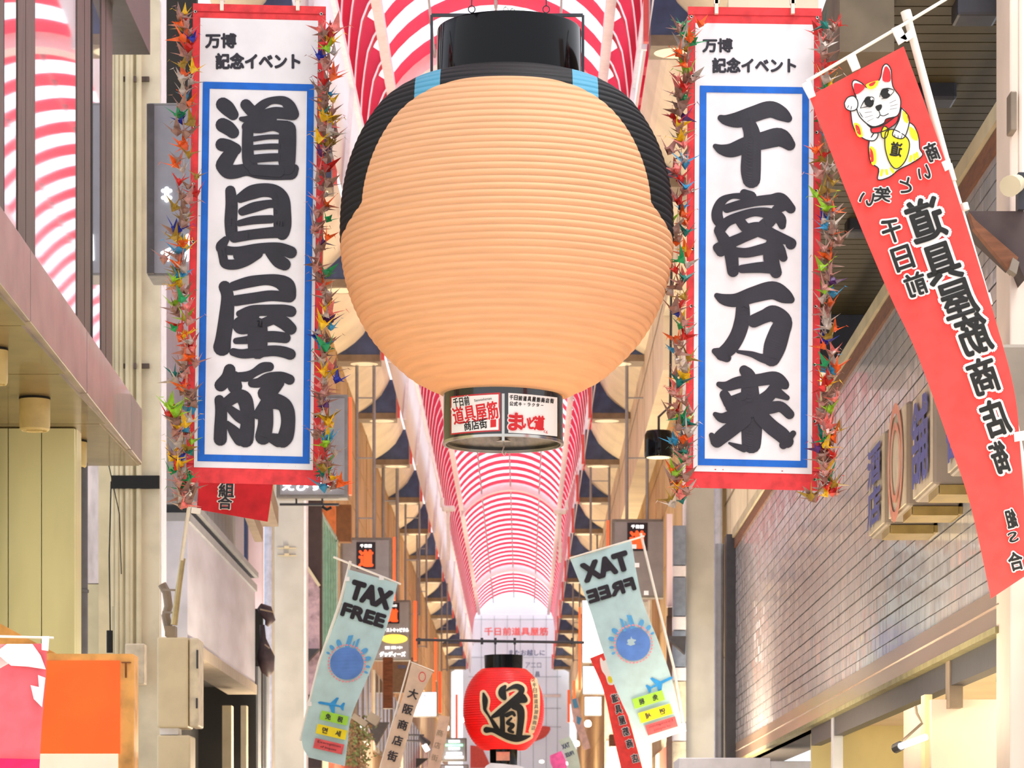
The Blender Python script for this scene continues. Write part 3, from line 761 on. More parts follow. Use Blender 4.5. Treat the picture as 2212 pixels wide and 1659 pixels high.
b = MB(); b.tube([(-3.2, 41.15, EYE+6.4), (-3.2, 41.15, EYE+8.7), (-3.6, 41.15, EYE+8.7)], .03, 8); b.build('hanger_arm', M_pole, t)
b = MB(); b.tube([P(696, 1094, 41), P(706, 1101, 41), P(716, 1096, 41)], .02, 8); b.build('hook', M_dark, t)
t = sign(318, 222, 440, 596, 30.5, 'tall grey sign box between the conduit pillar and the left banner', -1, name='projecting_sign', th=.5)
b = MB(); b.pbox(317, 224, 332, 590, 30.45, .1); b.build('dark_edge', mat('dark_sign_edge', '#4b4648', .5), t)
b = MB(); strokes(b, [[(352, 412, 4), (368, 412, 4)], [(352, 427, 4), (368, 427, 4)], [(360, 408, 5), (360, 432, 5)], [(350, 546, 3), (366, 538, 3)], [(362, 540, 3), (363, 562, 3)], [(354, 554, 3), (372, 546, 3)], [(406, 510, 5), (404, 560, 5)]], lambda x, y: (x, y), 30.48); b.build('lettering', M_text_on, t)
sign(735, 1161, 846, 1300, 58.6, 'grey hanging sign with black and orange label above the left tax free flag', -1, (849, 1160, 854, 1296), (771, 808), 785, (770, 1171, 811, 1229))
sign(1322, 1121, 1440, 1292, 58.6, 'grey hanging sign with black and orange label above the right tax free flag', 1, (1311, 1124, 1316, 1190), (1354, 1398), 783, (1355, 1129, 1399, 1190))
t = sign(800, 1296, 887, 1427, 73.6, 'grey lit sign with yellow oval behind the left tax free flag', -1, (893, 1298, 900, 1427), (828, 858), 996, (834, 1302, 863, 1347))
b = MB(); text(b, 'イーストキャピタル', 852, 1361, 62, 9, 73.55); text(b, '営業中', 850, 1399, 38, 7, 73.55); text(b, 'グッディーズ', 848, 1413, 56, 11, 73.55, bold=.05); b.build('lettering', M_text_on, t)
b = MB(); poly(b, ell(852, 1380, 28, 10), 73.57, .01); b.build('oval', mat('lit_yellow_oval', '#ffd65a', .5, emit=1.2), t)
t = sign(953, 1594, 1008, 1644, 72, 'small grey lit sign with white lines left of the red lantern foot', -1)
b = MB()
for i, (yy, ww) in enumerate(((1601, 24), (1616, 24), (1627, 34), (1635, 40))): b.pbox(981-ww/2, yy-2, 981+ww/2, yy+3, 71.9, .05)
b.build('lettering', M_text_on, t); b = MB(); b.pbox(962, 1607, 1000, 1612, 71.9, .05); b.build('green_line', mat('lit_green', '#a6ffd0', .5, emit=1.2), t)
t = sign(950, 1651, 1012, 1690, 60, 'grey sign top edge at the bottom centre left of the lantern', -1)
b = MB(); b.pbox(962, 1655, 1000, 1668, 59.9, .05); b.build('lettering', M_text_on, t)
def litsign(px0, py0, px1, py1, d, lab, strip=None, mt=None, txt=None):
    t = thing('lit_sign', P((px0+px1)/2, py1, d), lab, 'sign')
    b = MB(); b.pbox(px0, py0, px1, py1, d+.02, .25); b.build('box', M_signside, t, bevel=.01)
    b = MB(); b.pbox(px0+1.5, py0+1.5, px1-1.5, py1-1.5, d, .03); b.build('lit_face', mt or M_litwhite, t)
    if strip: b = MB(); b.pbox(*strip, d+.05, .15); b.build('edge_strip', M_orangestrip, t)
    if txt:
        b = MB()
        for s, cx, cy, w_, h_ in txt: text(b, s, cx, cy, w_, h_, d-.02, bold=.02)
        b.build('lettering', M_mblue, t)
    return t
litsign(890, 1494, 944, 1548, 70, 'glowing white sign with blue lines behind the first cream flag', (947, 1450, 953, 1540), None, [('大衆酒場', 922, 1503, 36, 7), ('喫茶と軽食', 920, 1518, 40, 7), ('うどん', 920, 1533, 30, 7)])
litsign(1257, 1296, 1306, 1432, 60, 'tall glowing white sign left of the right tax free flag', (1250, 1312, 1255, 1490))
litsign(1258, 1438, 1312, 1500, 66, 'glowing white sign below the tall one on the right side')
litsign(1262, 1504, 1300, 1546, 74, 'small glowing white sign far down the right side', (1238, 1470, 1243, 1560))
litsign(846, 1420, 892, 1496, 84, 'brownish sign with green light line above the cream flags', None, mat('brown_sign_face', '#8f7a62', .5), [('定食', 868, 1440, 18, 8)])
for i, (px, py, w_, h_, d) in enumerate(((955, 1580, 14, 14, 90), (964, 1578, 12, 12, 92), (1245, 1612, 14, 12, 88), (1270, 1570, 14, 14, 90), (1262, 1604, 10, 14, 95), (676, 1450, 18, 14, 56), (672, 1436, 10, 6, 72), (1226, 1652, 16, 6, 80), (1170, 1648, 10, 6, 90), (1000, 1560, 6, 10, 95))):
    b = MB(); p = P(px, py, d); b.lathe(p, [(w_/2*d/F*.6, 0), (w_/2*d/F, h_*.2*d/F), (w_/2*d/F, h_*.7*d/F), (w_/2*d/F*.5, h_*d/F)], 16, cap0=True, cap1=True)
    where = ['left of the faint cream flag', 'right of the faint cream flag top', 'beside the small aqua flag', 'below the tall white sign', 'between the small aqua flag and the red cat flag', 'left of the left tax free flag, the larger', 'left of the left tax free flag, the smaller upper one', 'at the bottom edge right of the pink flag', 'at the bottom edge right of the red lantern', 'just left of the red lantern'][i]
    tag(b.build('shop_lamp', M_lamp_on, smooth='auto'), 'small glowing white shop lamp ' + where, 'lamp')
# orange vertical edge strips seen past other signs
for i, (x0, y0, x1, y1, d) in enumerate(((938, 1378, 943, 1470, 76), (934, 1455, 940, 1500, 74), (984, 1500, 988, 1600, 84), (1226, 1490, 1231, 1560, 84))):
    b = MB(); b.pbox(x0, y0, x1, y1, d, .3); tag(b.build('orange_sign_strip', M_orangestrip), 'thin glowing orange sign edge, %s' % ('right of the yellow oval sign', 'above the glowing white sign', 'left of the red lantern', 'right of the red lantern')[i], 'sign edge')

# round dark spotlight on the right
t = thing('spotlight', P(1424, 990, 46), 'round black drum lamp between the big lantern and the right banner', 'lamp')
c = P(1423, 988, 46)
b = MB(); b.lathe(c, [(.21, 0), (.22, .02), (.22, .34), (.19, .4)], 36, cap1=True); b.build('housing', M_blackgloss, t, smooth='auto')
b = MB(); b.lathe(c, [(.19, -.004), (.0, -.004)], 30); b.build('lens', M_oval, t)
b = MB(); b.tube([c+Vector((0, 0, .4)), c+Vector((0, 0, .62)), c+Vector((.18, .1, .8)), c+Vector((.2, .1, 3.2))], .02, 8); b.build('bracket', M_greymetal, t)

# hanging pairs of grey poles further down (carry distant signs)
for i, (x0, x1, yt, yb, d) in enumerate(((876, 906, 1076, 1330, 80.9), (901, 921, 1145, 1400, 88.3), (1276, 1316, 998, 1240, 73.5), (1290, 1308, 1145, 1300, 88.3), (1238, 1252, 1250, 1430, 103.2), (954, 966, 1250, 1450, 103.2))):
    yt = VY-9.86*F/d+1
    t = thing('hanging_pole_pair', P((x0+x1)/2, yb, d), 'pair of thin grey hanging poles, %s' % ['left side, nearest of three', 'left side, second', 'right side, nearest of three', 'right side, second', 'right side, farthest', 'left side, farthest'][i], 'pole')
    for x in (x0, x1):
        b = MB(); b.tube([P(x, yt, d), P(x, yb, d)], .028, 8); b.build('pole', M_pole, t)
    b = MB(); 
    for y in (yt+30, (yt+yb)/2, yb-4): b.tube([P(x0, y, d), P(x1, y, d)], .016, 6)
    b.build('cross_bar', M_pole, t)
# short hanging tubes with white tee heads below the big lantern
for i, (px, y0, y1, sx) in enumerate(((969, 1092, 1210, -1), (1210, 1098, 1215, 1))):
    t = thing('hanging_light', P(px, y1, 80), 'white tee shaped hanging light post under the roof, %s' % ('left of the vault', 'right of the vault')[i], 'lamp')
    b = MB(); b.pbox(px-4, y0+6, px+3, y1, 80, .08); b.build('post', M_white, t, bevel=.01)
    b = MB(); b.pbox(px-14, y0, px+14, y0+12, 79.9, .14); b.build('head', M_white, t, bevel=.04)
    b = MB(); b.tube([P(px+sx*14, y0-10, 80), (XC+sx*2.08, 80, EYE+11.4)], .02, 6); b.build('hanger_rod', M_white, t)
    b = MB(); b.pbox(px+sx*14-4, y0-18, px+sx*14+4, y0+4, 79.95, .1); b.build('bracket', M_white, t, bevel=.03)
# pipe across the street that carries the red lantern
t = thing('cross_pipe', P(1070, 1386, 37), 'thin grey pipe spanning the arcade above the red lantern', 'pipe')
b = MB(); b.tube([P(898, 1382, 37), P(1070, 1385, 37), P(1262, 1388, 37)], .017, 10); b.build('pipe', M_greymetal, t, smooth='auto')
b = MB()
for px in (905, 1041, 1070, 1112, 1236): b.tube([P(px, 1378, 37), P(px, 1392, 37)], .016, 6)
b.build('pipe_clamp', M_greymetal, t)

# ================================================================== far shop fronts, both sides (lower middle)
rnd = random.Random(7)
cols = ['#cbb89a', '#b49a78', '#d8cdb8', '#a99a8a', '#c7a27a', '#bfb6a6', '#d9c4a8', '#9e8f80']
names = ['tan', 'brown', 'pale', 'grey', 'ochre', 'stone coloured', 'cream', 'dark beige']
for side in (-1, 1):
    y = 57.5 if side < 0 else 50.8; k = 0
    while y < 148:
        ln = 7.6+rnd.random()*3.2; xf = (-3.72 if side < 0 else 2.78); h1 = EYE+(6.58 if side < 0 else 3.58)
        ci = (k*3+(0 if side < 0 else 2)) % 8
        t = thing('shop_building', (xf, y+ln/2, 0), '%s shop front on the %s side, %s in the row beyond the grey pillar' % (names[ci], 'left' if side < 0 else 'right', ORD[k]), 'building')
        m1 = mat('front_%d' % ci, cols[ci], .65, var=.08, scale=1.5)
        x0, x1 = sorted((xf, xf+side*1.2))
        b = MB(); b.box(x0, y, 3.0, x1, y+ln-.1, h1); b.box(x0, y, 0, x1, y+.3, 3.0); b.box(x0, y+ln-.4, 0, x1, y+ln-.1, 3.0); b.build('wall', m1, t)
        b = MB(); b.box(*( (xf, y+.2, 3.1, xf+.12, y+ln-.3, 3.9) if side < 0 else (xf-.12, y+.2, 3.1, xf, y+ln-.3, 3.9))); b.build('fascia_sign', mat('fas%d' % (k % 4), ['#b14a3c', '#e8ddc9', '#54708a', '#d9b46a'][k % 4], .5), t, bevel=.01)
        b = MB(); xi = xf+side*.9; b.box(min(xi, xi+.1), y+.3, 0, max(xi, xi+.1), y+ln-.4, 3.0); b.build('interior', M_yellowwall, t)
        b = MB(); b.box(min(xf-side*.55, xf), y+.3, 2.75, max(xf-side*.55, xf), y+ln-.5, 2.83); b.build('awning', mat('aw%d' % (k % 3), ['#6d3b2e', '#d8d2c4', '#3c5a50'][k % 3], .7), t)
        if side < 0:
            n = int(ln/2.2)
            for j in range(n):
                yy = y+.8+j*2.2
                f = MB(); f.box(xf, yy, 4.6, xf+.06, yy+1.4, 6.6); fo = f.build('window', M_pillar, t)
                g = MB(); g.box(xf+.05, yy+.08, 4.68, xf+.075, yy+1.32, 6.52); g.build('pane', mat('dark_window_glass', '#4c4f58', .12, coat=.5), fo)
        y += ln; k += 1
# near left pieces by the grey pillar: dark brown panel, orange panel, green lattice
b = MB(); b.pbox(655, 1080, 694, 1659, 53, .3); b.build('x', mat('dark_brown_panel', '#3d2a28', .6)); o = bpy.data.objects['x']; o.name = 'hoarding'; tag(o, 'dark brown vertical panel right of the left grey pillar', 'panel')
b = MB(); b.plate([(656, 1215), (690, 1270), (690, 1500), (656, 1500)], 52.6, .1); o = b.build('reflective_hoarding', mat('pink_reflective_panel', '#b99ca2', .35, .2, var=.15)); tag(o, 'pinkish reflective panel with sloping top right of the left grey pillar', 'panel')
b = MB(); b.bar(P(655, 1212, 52.4), P(690, 1266, 52.4), .05, .05); tag(b.build('sloping_rail', M_cpillar), 'short cream sloping rail on the pinkish panel', 'rail')
b = MB(); b.plate([(656, 1401), (690, 1401), (656, 1436)], 52.2, .3); tag(b.build('awning_corner', M_greymetal), 'dark triangular awning corner right of the left grey pillar', 'awning')
t = thing('lattice_screen', P(714, 1500, 54), 'green metal screen of vertical bars beside the left hanging sign', 'screen')
b = MB(); b.plate([(693, 1106), (728, 1166), (728, 1172), (693, 1114)], 54, .1); b.pbox(692, 1106, 697, 1520, 54, .1); b.pbox(726, 1166, 730, 1520, 54, .1); b.build('frame', mat('pale_green_frame', '#a9c0ae', .6), t)
for i in range(5):
    x = 699+i*5.6
    b = MB(); b.pbox(x, 1122+i*9, x+3.2, 1520, 54.02, .06); b.build('bar', M_greenlat, t)
b = MB(); b.plate([(697, 1108), (728, 1160), (728, 1520), (697, 1520)], 54.2, .05); b.build('backing', mat('pale_backing', '#c3cdbd', .7), t)
b = MB(); b.pbox(696, 1092, 724, 1200, 55, .3); tag(b.build('hoarding', mat('orange_panel', '#d9783a', .6)), 'orange panel above the green screen', 'panel')
b = MB(); b.pbox(724, 1090, 758, 1170, 56, .3); tag(b.build('hoarding', mat('mid_brown_panel', '#79502a', .6)), 'brown panel left of the hanging poles', 'panel')
b = MB(); b.pbox(827, 1420, 848, 1530, 66, .3); tag(b.build('hoarding', M_wood), 'reddish brown vertical panel between the left tax free flag and the cream flag', 'panel')
for i, (pts, d) in enumerate((([(792, 1560), (840, 1560), (812, 1610)], 62), ([(898, 1638), (925, 1638), (898, 1659)], 66))):
    b = MB(); b.plate(pts, d, .3); tag(b.build('awning_corner', M_greymetal), 'dark triangular awning corner, %s' % ('right of the left tax free flag', 'at the bottom edge by the cream flags')[i], 'awning')
# greenery pot hanging by the left tax free flag
t = thing('hanging_plant', P(775, 1640, 50), 'brownish green trailing plant right of the left tax free flag', 'plant')
b = MB(); rp = random.Random(3)
for i in range(620):
    c0 = P(772+rp.gauss(0, 15), 1545+rp.random()*110, 50+rp.uniform(-.2, .2)); a = rp.random()*6.28; s_ = rp.uniform(.02, .045)
    u = Vector((math.cos(a), rp.uniform(-.5, .5), math.sin(a)))*s_; v = Vector((-math.sin(a), rp.uniform(-.5, .5), math.cos(a)))*s_*.5
    b.add([c0-u, c0+v, c0+u, c0-v], [(0, 1, 2, 3)], rp.randint(0, 1))
o = b.build('foliage', [mat('dull_green_leaf', '#6f7a48', .7, var=.15), mat('brown_leaf', '#8a6a48', .7, var=.15)], t); o['kind'] = 'stuff'
b = MB(); b.tube([P(774, 1545, 50), P(774, 1700, 50)], .03, 8); b.build('stem', M_wood, t)
b = MB(); b.bar(P(762, 1546, 49.8), P(792, 1566, 49.8), .12, .1); b.bar(P(796, 1546, 49.8), P(818, 1560, 49.8), .2, .16); tag(b.build('wall_bracket', M_boxgrey), 'grey metal wall bracket above the trailing plant', 'bracket')
t = thing('lamp_arm', P(910, 1600, 58), 'twin arm wall lamp beside the first cream flag', 'lamp')
b = MB(); b.tube([P(872, 1588, 58), P(916, 1588, 58)], .02, 6); b.tube([P(872, 1600, 58), P(912, 1601, 58)], .02, 6); b.build('arm', M_greymetal, t)
b = MB(); b.tube([P(908, 1592, 57.9), P(922, 1608, 57.8)], [.05, .09], 12); b.build('shade', M_greymetal, t)
b = MB(); b.tube([P(916, 1608, 57.8), P(924, 1622, 57.8)], .05, 10); b.build('bulb', M_lamp_on, t)

# right side far pieces between the tax free flag and the grey pillar
t = thing('striped_sign_column', P(1462, 1659, 49.6), 'column of stacked grey blue and white blocks left of the right grey pillar', 'sign')
for i, (y0, y1, c_) in enumerate(((1135, 1220, 'b'), (1222, 1245, 'w'), (1247, 1330, 'b'), (1332, 1360, 'w'), (1362, 1440, 'b'), (1442, 1470, 'w'), (1472, 1560, 'c'), (1562, 1600, 'w'), (1602, 1700, 'c'))):
    b = MB(); b.pbox(1454, y0, 1482, y1, 49.6, .3); b.build('block', {'b': mat('grey_blue_block', '#7f8ca0', .5), 'w': M_white, 'c': mat('pale_cream_block', '#e3d9bd', .5)}[c_], t, bevel=.01)
b = MB(); b.pbox(1441, 1110, 1453, 1310, 49, .2); tag(b.build('cladding_strip', mat('pinkish_panel', '#d5bfc6')), 'narrow pinkish panel right of the right hanging sign', 'panel')
b = MB(); b.pbox(1443, 1312, 1452, 1330, 48.9, .2); b.pbox(1441, 1330, 1452, 1659, 49, .2); tag(b.build('cladding_strip', mat('dark_brown_panel', '#3d2a28')), 'narrow dark brown panel right of the right tax free flag', 'panel')
b = MB(); b.plate([(1437, 1374), (1482, 1374), (1480, 1412)], 48.4, .3); tag(b.build('awning_corner', M_greymetal), 'dark triangular awning corner left of the right grey pillar', 'awning')
t = thing('window_frame_panel', P(1410, 1600, 60), 'pale framed window bay behind the right tax free flag', 'window')
b = MB(); b.pbox(1306, 1290, 1408, 1700, 60, .3); b.build('panel', mat('pale_bay', '#d9d2c2', .6, emit=.0), t)
for x0, y0, x1, y1 in ((1366, 1296, 1404, 1350), (1366, 1356, 1404, 1420), (1310, 1600, 1340, 1659)):
    b = MB(); b.pbox(x0, y0, x1, y1, 59.95, .06); fo = b.build('window', M_white, t)
    b = MB(); b.pbox(x0+4, y0+4, x1-4, y1-4, 59.92, .06); b.build('pane', mat('pale_glass', '#cfd0cc', .2), fo)
b = MB(); b.pbox(1316, 1586, 1338, 1612, 55, .3); tag(b.build('wall_box', M_wood, bevel=.02), 'small brown box left of the red cat flag foot', 'box')
# ================================================================== flags (cloth on poles)
def flag(name, rows, d, mt, lab, cat='flag', amp=.02, nu=16, nsub=10, th=.004, group=None, ph=0, bulge=0.):
    """rows: (Lx,Ly,Rx,Ry) control rows from the top down"""
    t = thing(name, P((rows[-1][0]+rows[-1][2])/2, rows[-1][1], d), lab, cat, group)
    q = catmull([tuple(map(float, r)) for r in rows], nsub)
    def dep(px, py): return d+amp*math.sin(px*.028+py*.008+ph)
    b = MB(); vs = []
    for r in q:
        for i in range(nu+1):
            u = i/nu; x = r[0]+(r[2]-r[0])*u; y = r[1]+(r[3]-r[1])*u
            vs.append(P(x, y, dep(x, y)))
    n = len(vs); fs = []
    for j in range(len(q)-1):
        for i in range(nu): a = j*(nu+1)+i; fs.append((a, a+1, a+nu+2, a+nu+1))
    b.add(vs, fs); b.add([v+Vector((0, th, 0)) for v in vs], [tuple(reversed(f)) for f in fs])
    b.build('cloth', mt, t, smooth=True, recalc=False)
    return t, dep
W3 = lambda x, y: (x, y)
# --- large coral lucky-cat flag on the right
rows = [(1748, 208, 1952, 100), (1839, 440, 2040, 340), (1922, 637, 2105, 540), (1979, 759, 2150, 690), (2047, 945, 2192, 850), (2097, 1093, 2207, 1010), (2141, 1293, 2224, 1238)]
DF = 15.5
t, dep = flag('banner_flag', rows, DF, M_coral, 'large coral red flag with a lucky cat and mirrored black writing on a white pole', nu=22, amp=.014)
b = MB(); b.tube([P(1958, 30, DF+.05), P(2052, 380, DF+.05), P(2128, 640, DF+.05), P(2188, 900, DF+.05), P(2232, 1130, DF+.05)], .021, 14); b.build('pole', M_whitepole, t, smooth='auto')
b = MB(); b.tube([P(1956, 24, DF+.05), P(1962, 44, DF+.05)], .027, 14); b.tube([P(2046, 356, DF+.05), P(2056, 392, DF+.05)], .026, 14); b.tube([P(2080, 440, DF+.05), P(2084, 455, DF+.05)], .026, 14); b.tube([P(2128, 635, DF+.05), P(2134, 660, DF+.05)], .026, 14); b.build('pole_joint', M_whitepole, t, smooth='auto')
b = MB(); b.tube([P(1742, 176, DF+.02), P(1960, 48, DF+.0), P(2050, -6, DF)], .0085, 10); b.build('cross_bar', M_whitepole, t)
for q in ([(1732, 182), (1750, 172), (1762, 206), (1748, 212)], [(1828, 122), (1846, 111), (1859, 146), (1842, 154)], [(1926, 62), (1944, 53), (1960, 84), (1942, 96)], [(1944, 82), (1974, 58), (1978, 76), (1960, 88)], [(2034, 350), (2052, 342), (2056, 362), (2042, 370)], [(2190, 934), (2214, 930), (2214, 950), (2192, 954)]):
    b = MB(); b.plate(q, DF-.012, .02); b.build('loop_tab', M_plainwhite, t)
# cat, drawn as printed shapes; coordinates in the zoomed crop (1280/432 per px from 1780,0)
Z = lambda x, y: (1780+x/2.963, y/2.963)
def zp(pts): return [Z(*p) for p in pts]
inkm = MB(); wh = MB(); ye = MB(); re_ = MB()
body = [(170, 690), (175, 720), (185, 820), (250, 885), (300, 905), (285, 960), (300, 1040), (350, 1080), (345, 1145), (420, 1130), (480, 1085), (560, 1040), (628, 990), (610, 950), (600, 860), (550, 790), (520, 690), (480, 640), (300, 700)]
def outlined(pts, target, lift, w=2.6, sm=4):
    q = zp(pts)
    cx = sum(p[0] for p in q)/len(q); cy = sum(p[1] for p in q)/len(q)
    poly(target, q, dep, lift, smooth=sm)
    qq = q+[q[0]]
    strokes(inkm, [[(x, y, w/2.2) for x, y in qq]], W3, dep, lift=lift+.0012, step=.00001, n=4)
outlined([(290, 900), (285, 960), (300, 1040), (350, 1080), (345, 1150), (420, 1132), (480, 1085), (560, 1045), (630, 995), (612, 950), (604, 870), (560, 790), (450, 780), (340, 830)], wh, .006)
outlined([(170, 710), (190, 820), (250, 885), (320, 900), (345, 850), (280, 800), (210, 700)], wh, .0085)
outlined([(205, 620), (180, 545), (195, 512), (240, 530), (280, 560), (355, 510), (375, 430), (402, 410), (430, 450), (440, 550), (485, 620), (490, 680), (470, 740), (400, 760), (380, 790), (310, 810), (240, 760), (210, 700)], wh, .011)
outlined([(130, 660), (150, 625), (190, 615), (216, 650), (210, 695), (175, 710), (140, 695)], wh, .0135)
outlined([(300, 820), (380, 800), (470, 740), (460, 790), (380, 840), (310, 850)], re_, .0125)
outlined([(495, 690), (540, 740), (545, 790), (520, 870), (490, 888), (450, 875), (440, 850), (480, 770)], wh, .0145)
outlined([(390, 870), (400, 840), (450, 830), (530, 880), (547, 940), (520, 1030), (465, 1080), (420, 1040), (392, 950)], ye, .0135, sm=5)
outlined([(365, 845), (385, 808), (412, 830), (398, 880), (372, 880)], ye, .013)
for pp_, tgt in (([(190, 790), (230, 800), (250, 870), (215, 870)], ye), ([(200, 800), (225, 812), (236, 862), (212, 850)], re_), ([(292, 940), (330, 960), (335, 1040), (305, 1050)], ye), ([(290, 950), (312, 970), (318, 1030), (296, 1030)], re_), ([(545, 810), (590, 840), (600, 900), (560, 880)], ye), ([(560, 815), (590, 850), (598, 885), (572, 860)], re_), ([(508, 700), (540, 745), (535, 790), (505, 760)], ye), ([(518, 708), (542, 748), (538, 780), (518, 750)], re_), ([(270, 540), (350, 515), (330, 560), (290, 570)], ye), ([(288, 538), (330, 520), (318, 545), (295, 552)], re_), ([(205, 605), (190, 545), (210, 532), (265, 556)], re_), ([(375, 515), (385, 440), (402, 425), (424, 460), (424, 520)], re_)):
    poly(tgt, zp(pp_), dep, .0155, smooth=3)
for pts in ([(372, 1090), (366, 1120)], [(398, 1090), (404, 1112)], [(430, 1080), (444, 1100)], [(556, 1000), (552, 1030)], [(578, 990), (580, 1020)], [(594, 980), (600, 1005)]):
    strokes(ye, [[(x, y, 9) for x, y in pts]], Z, dep, lift=.015)
for cx, cy, rx, ry, a in ((288, 652, 30, 36, -20), (392, 598, 30, 34, -15)): poly(inkm, [Z(*p) for p in ell(cx, cy, rx, ry, a)], dep, .016)
for pts in ([(232, 692, 2), (262, 640, 4), (300, 622, 4), (320, 632, 2), (304, 672, 3), (232, 692, 2)], [(356, 620, 2), (372, 580, 4), (410, 566, 4), (448, 582, 2), (410, 622, 3), (370, 632, 2)], [(348, 700, 3), (358, 735, 3), (345, 755, 3)], [(358, 735, 3), (380, 742, 3), (412, 728, 3)], [(345, 755, 2), (335, 752, 2)], [(150, 690, 2), (158, 675, 2)], [(172, 700, 2), (176, 680, 2)], [(455, 880, 2), (452, 860, 2)], [(475, 885, 2), (474, 868, 2)], [(495, 882, 2), (500, 866, 2)]):
    strokes(inkm, [pts], Z, dep, lift=.016)
poly(inkm, zp([(330, 680), (366, 668), (370, 690), (350, 712), (334, 700)]), dep, .0165, smooth=3)
for pts in ([(262, 722), (306, 715)], [(262, 752), (312, 738)], [(276, 778), (318, 758)], [(420, 660), (460, 640)], [(424, 680), (470, 668)], [(422, 700), (466, 692)]):
    strokes(inkm, [[(x, y, 1.4) for x, y in pts]], Z, dep, lift=.016)
poly(wh, [Z(*p) for p in ell(304, 632, 7, 9)], dep, .018); poly(wh, [Z(*p) for p in ell(420, 590, 9, 10)], dep, .018)
x_, y_ = Z(462, 955); text(inkm, '道', x_, y_, 26, 32, dep, 8, .03, True, .0165)
inkm.build('cat_outline', M_ink2, t, recalc=False); wh.build('cat_white', M_plainwhite, t, recalc=False); ye.build('cat_yellow', M_yel, t, recalc=False); re_.build('cat_red', M_redp, t, recalc=False)
# writing seen from behind
def ringed(t, items, dep, mirror, M0, M1, grow=.05, lift=.006):
    a = MB(); c = MB()
    for s, x, y, sx, sy, ang in items:
        if len(items) > 8 and mirror: sx *= 1.08; sy *= 1.04
        text(a, s, x, y, sx*1.16, sy*1.14, dep, ang, .03+grow, mirror, lift)
        text(c, s, x, y, sx, sy, dep, ang, .03, mirror, lift+.006)
        if len(items) > 8: a.build('character_outline', M1, t, recalc=False); c.build('brush_character', M0, t, recalc=False); a = MB(); c = MB()
    if not a.v: return
    a.build('lettering_outline', M1, t, recalc=False); c.build('lettering', M0, t, recalc=False)
col = catmull([(2000, 470), (2032, 568), (2068, 650), (2100, 725), (2126, 812), (2152, 905), (2166, 985), (2182, 1080), (2192, 1140), (2200, 1195)], 1)
items = []
szs = [(74, 92), (74, 84), (72, 80), (66, 86), (58, 78), (52, 80), (34, 68)]
pts = [(1999, 474), (2034, 568), (2070, 646), (2104, 722), (2124, 812), (2150, 903), (2160, 988)]
for ch, (x, y), (sx, sy) in zip('道具屋筋商店街', pts, szs): items.append((ch, x, y, sx, sy, -19))
for ch, x, y, sx, sy in (('千', 1926, 498, 40, 52), ('日', 1950, 558, 40, 52), ('前', 1978, 614, 44, 50), ('商', 2013, 328, 27, 40), ('い', 1996, 374, 26, 30), ('と', 1956, 400, 24, 32), ('笑', 1906, 420, 34, 32), ('い', 1872, 430, 30, 28)):
    items.append((ch, x, y, sx, sy, -19 if sy > 45 else {2013: -22, 1996: -25, 1956: -10, 1906: 2, 1872: 8}.get(x, -19)))
items += [('組', 2184, 1120, 22, 40, -14), ('合', 2194, 1212, 30, 40, -14), ('S', 2188, 1160, 20, 22, -20)]
ringed(t, items, dep, True, M_ink2, M_plainwhite, .05)

# --- pink flag, bottom left
t, dep = flag('banner_flag', [(-40, 1392, 102, 1390), (-40, 1480, 98, 1480), (-40, 1570, 90, 1570), (-40, 1680, 84, 1680)], 16, mat('pink_cloth', '#fb7b85', .7, var=.05, trans=.3), 'pink flag with white shapes at the left bottom corner')
b = MB(); b.tube([P(-30, 1374, 16.03), P(116, 1378, 16.03)], .007, 8); b.build('cross_bar', M_whitepole, t)
b = MB(); b.plate([(90, 1374), (106, 1374), (104, 1406), (90, 1404)], 15.98, .01); b.build('loop_tab', M_plainwhite, t)
b = MB(); poly(b, [(15, 1391), (70, 1391), (88, 1416), (99, 1446), (60, 1440), (24, 1438), (-2, 1416), (-2, 1404)], dep, .02); poly(b, [(82, 1458), (98, 1464), (91, 1528), (73, 1510), (66, 1480), (84, 1484)], dep, .02); b.build('white_print', M_plainwhite, t, recalc=False)
b = MB(); poly(b, [(-2, 1638), (86, 1640), (85, 1670), (-2, 1670)], dep, .02); b.build('magenta_print', mat('magenta_print', '#ec1360', .7), t, recalc=False)

# --- short red flag behind the left banner
t, dep = flag('banner_flag', [(432, 1000, 600, 1000), (429, 1045, 590, 1045), (425, 1100, 578, 1127)], 24, mat('deep_red_cloth', '#dd2230', .7, var=.07, trans=.2), 'short end of a red flag showing below the left banner on a slanted pole')
ringed(t, [('組', 489, 1058, 34, 32, 2), ('合', 486, 1086, 32, 28, 2)], dep, False, M_ink, M_plainwhite, .03)
b = MB(); b.tube([P(424, 990, 24.03), P(404, 1125, 24.03), P(392, 1210, 24.03)], .016, 12); b.build('pole', M_whitepole, t, smooth='auto')
b = MB(); b.plate([(414, 1096), (434, 1098), (432, 1110), (412, 1108)], 23.98, .02); b.build('loop_tab', M_plainwhite, t)
t = thing('pole_holder', P(374, 1372, 30.2), 'brass coloured flag pole holder tube on a curved bracket above the cabinet', 'holder')
b = MB(); b.tube([P(395, 1206, 30.2), P(386, 1270, 30.2), P(376, 1350, 30.2)], [.028, .03, .034], 14); b.build('tube', mat('brassy', '#b9a67a', .3, .6), t, smooth='auto')
b = MB(); b.tube([P(350, 1262, 30.4), P(360, 1280, 30.4), P(364, 1310, 30.4), P(358, 1330, 30.4), P(366, 1366, 30.4)], .045, 10); b.bar(P(352, 1274, 30.3), P(388, 1275, 30.2), .02, .02); b.bar(P(352, 1322, 30.3), P(382, 1324, 30.2), .02, .02); b.pbox(356, 1352, 378, 1374, 30.2, .2); b.build('bracket', M_taupe, t, smooth='auto')

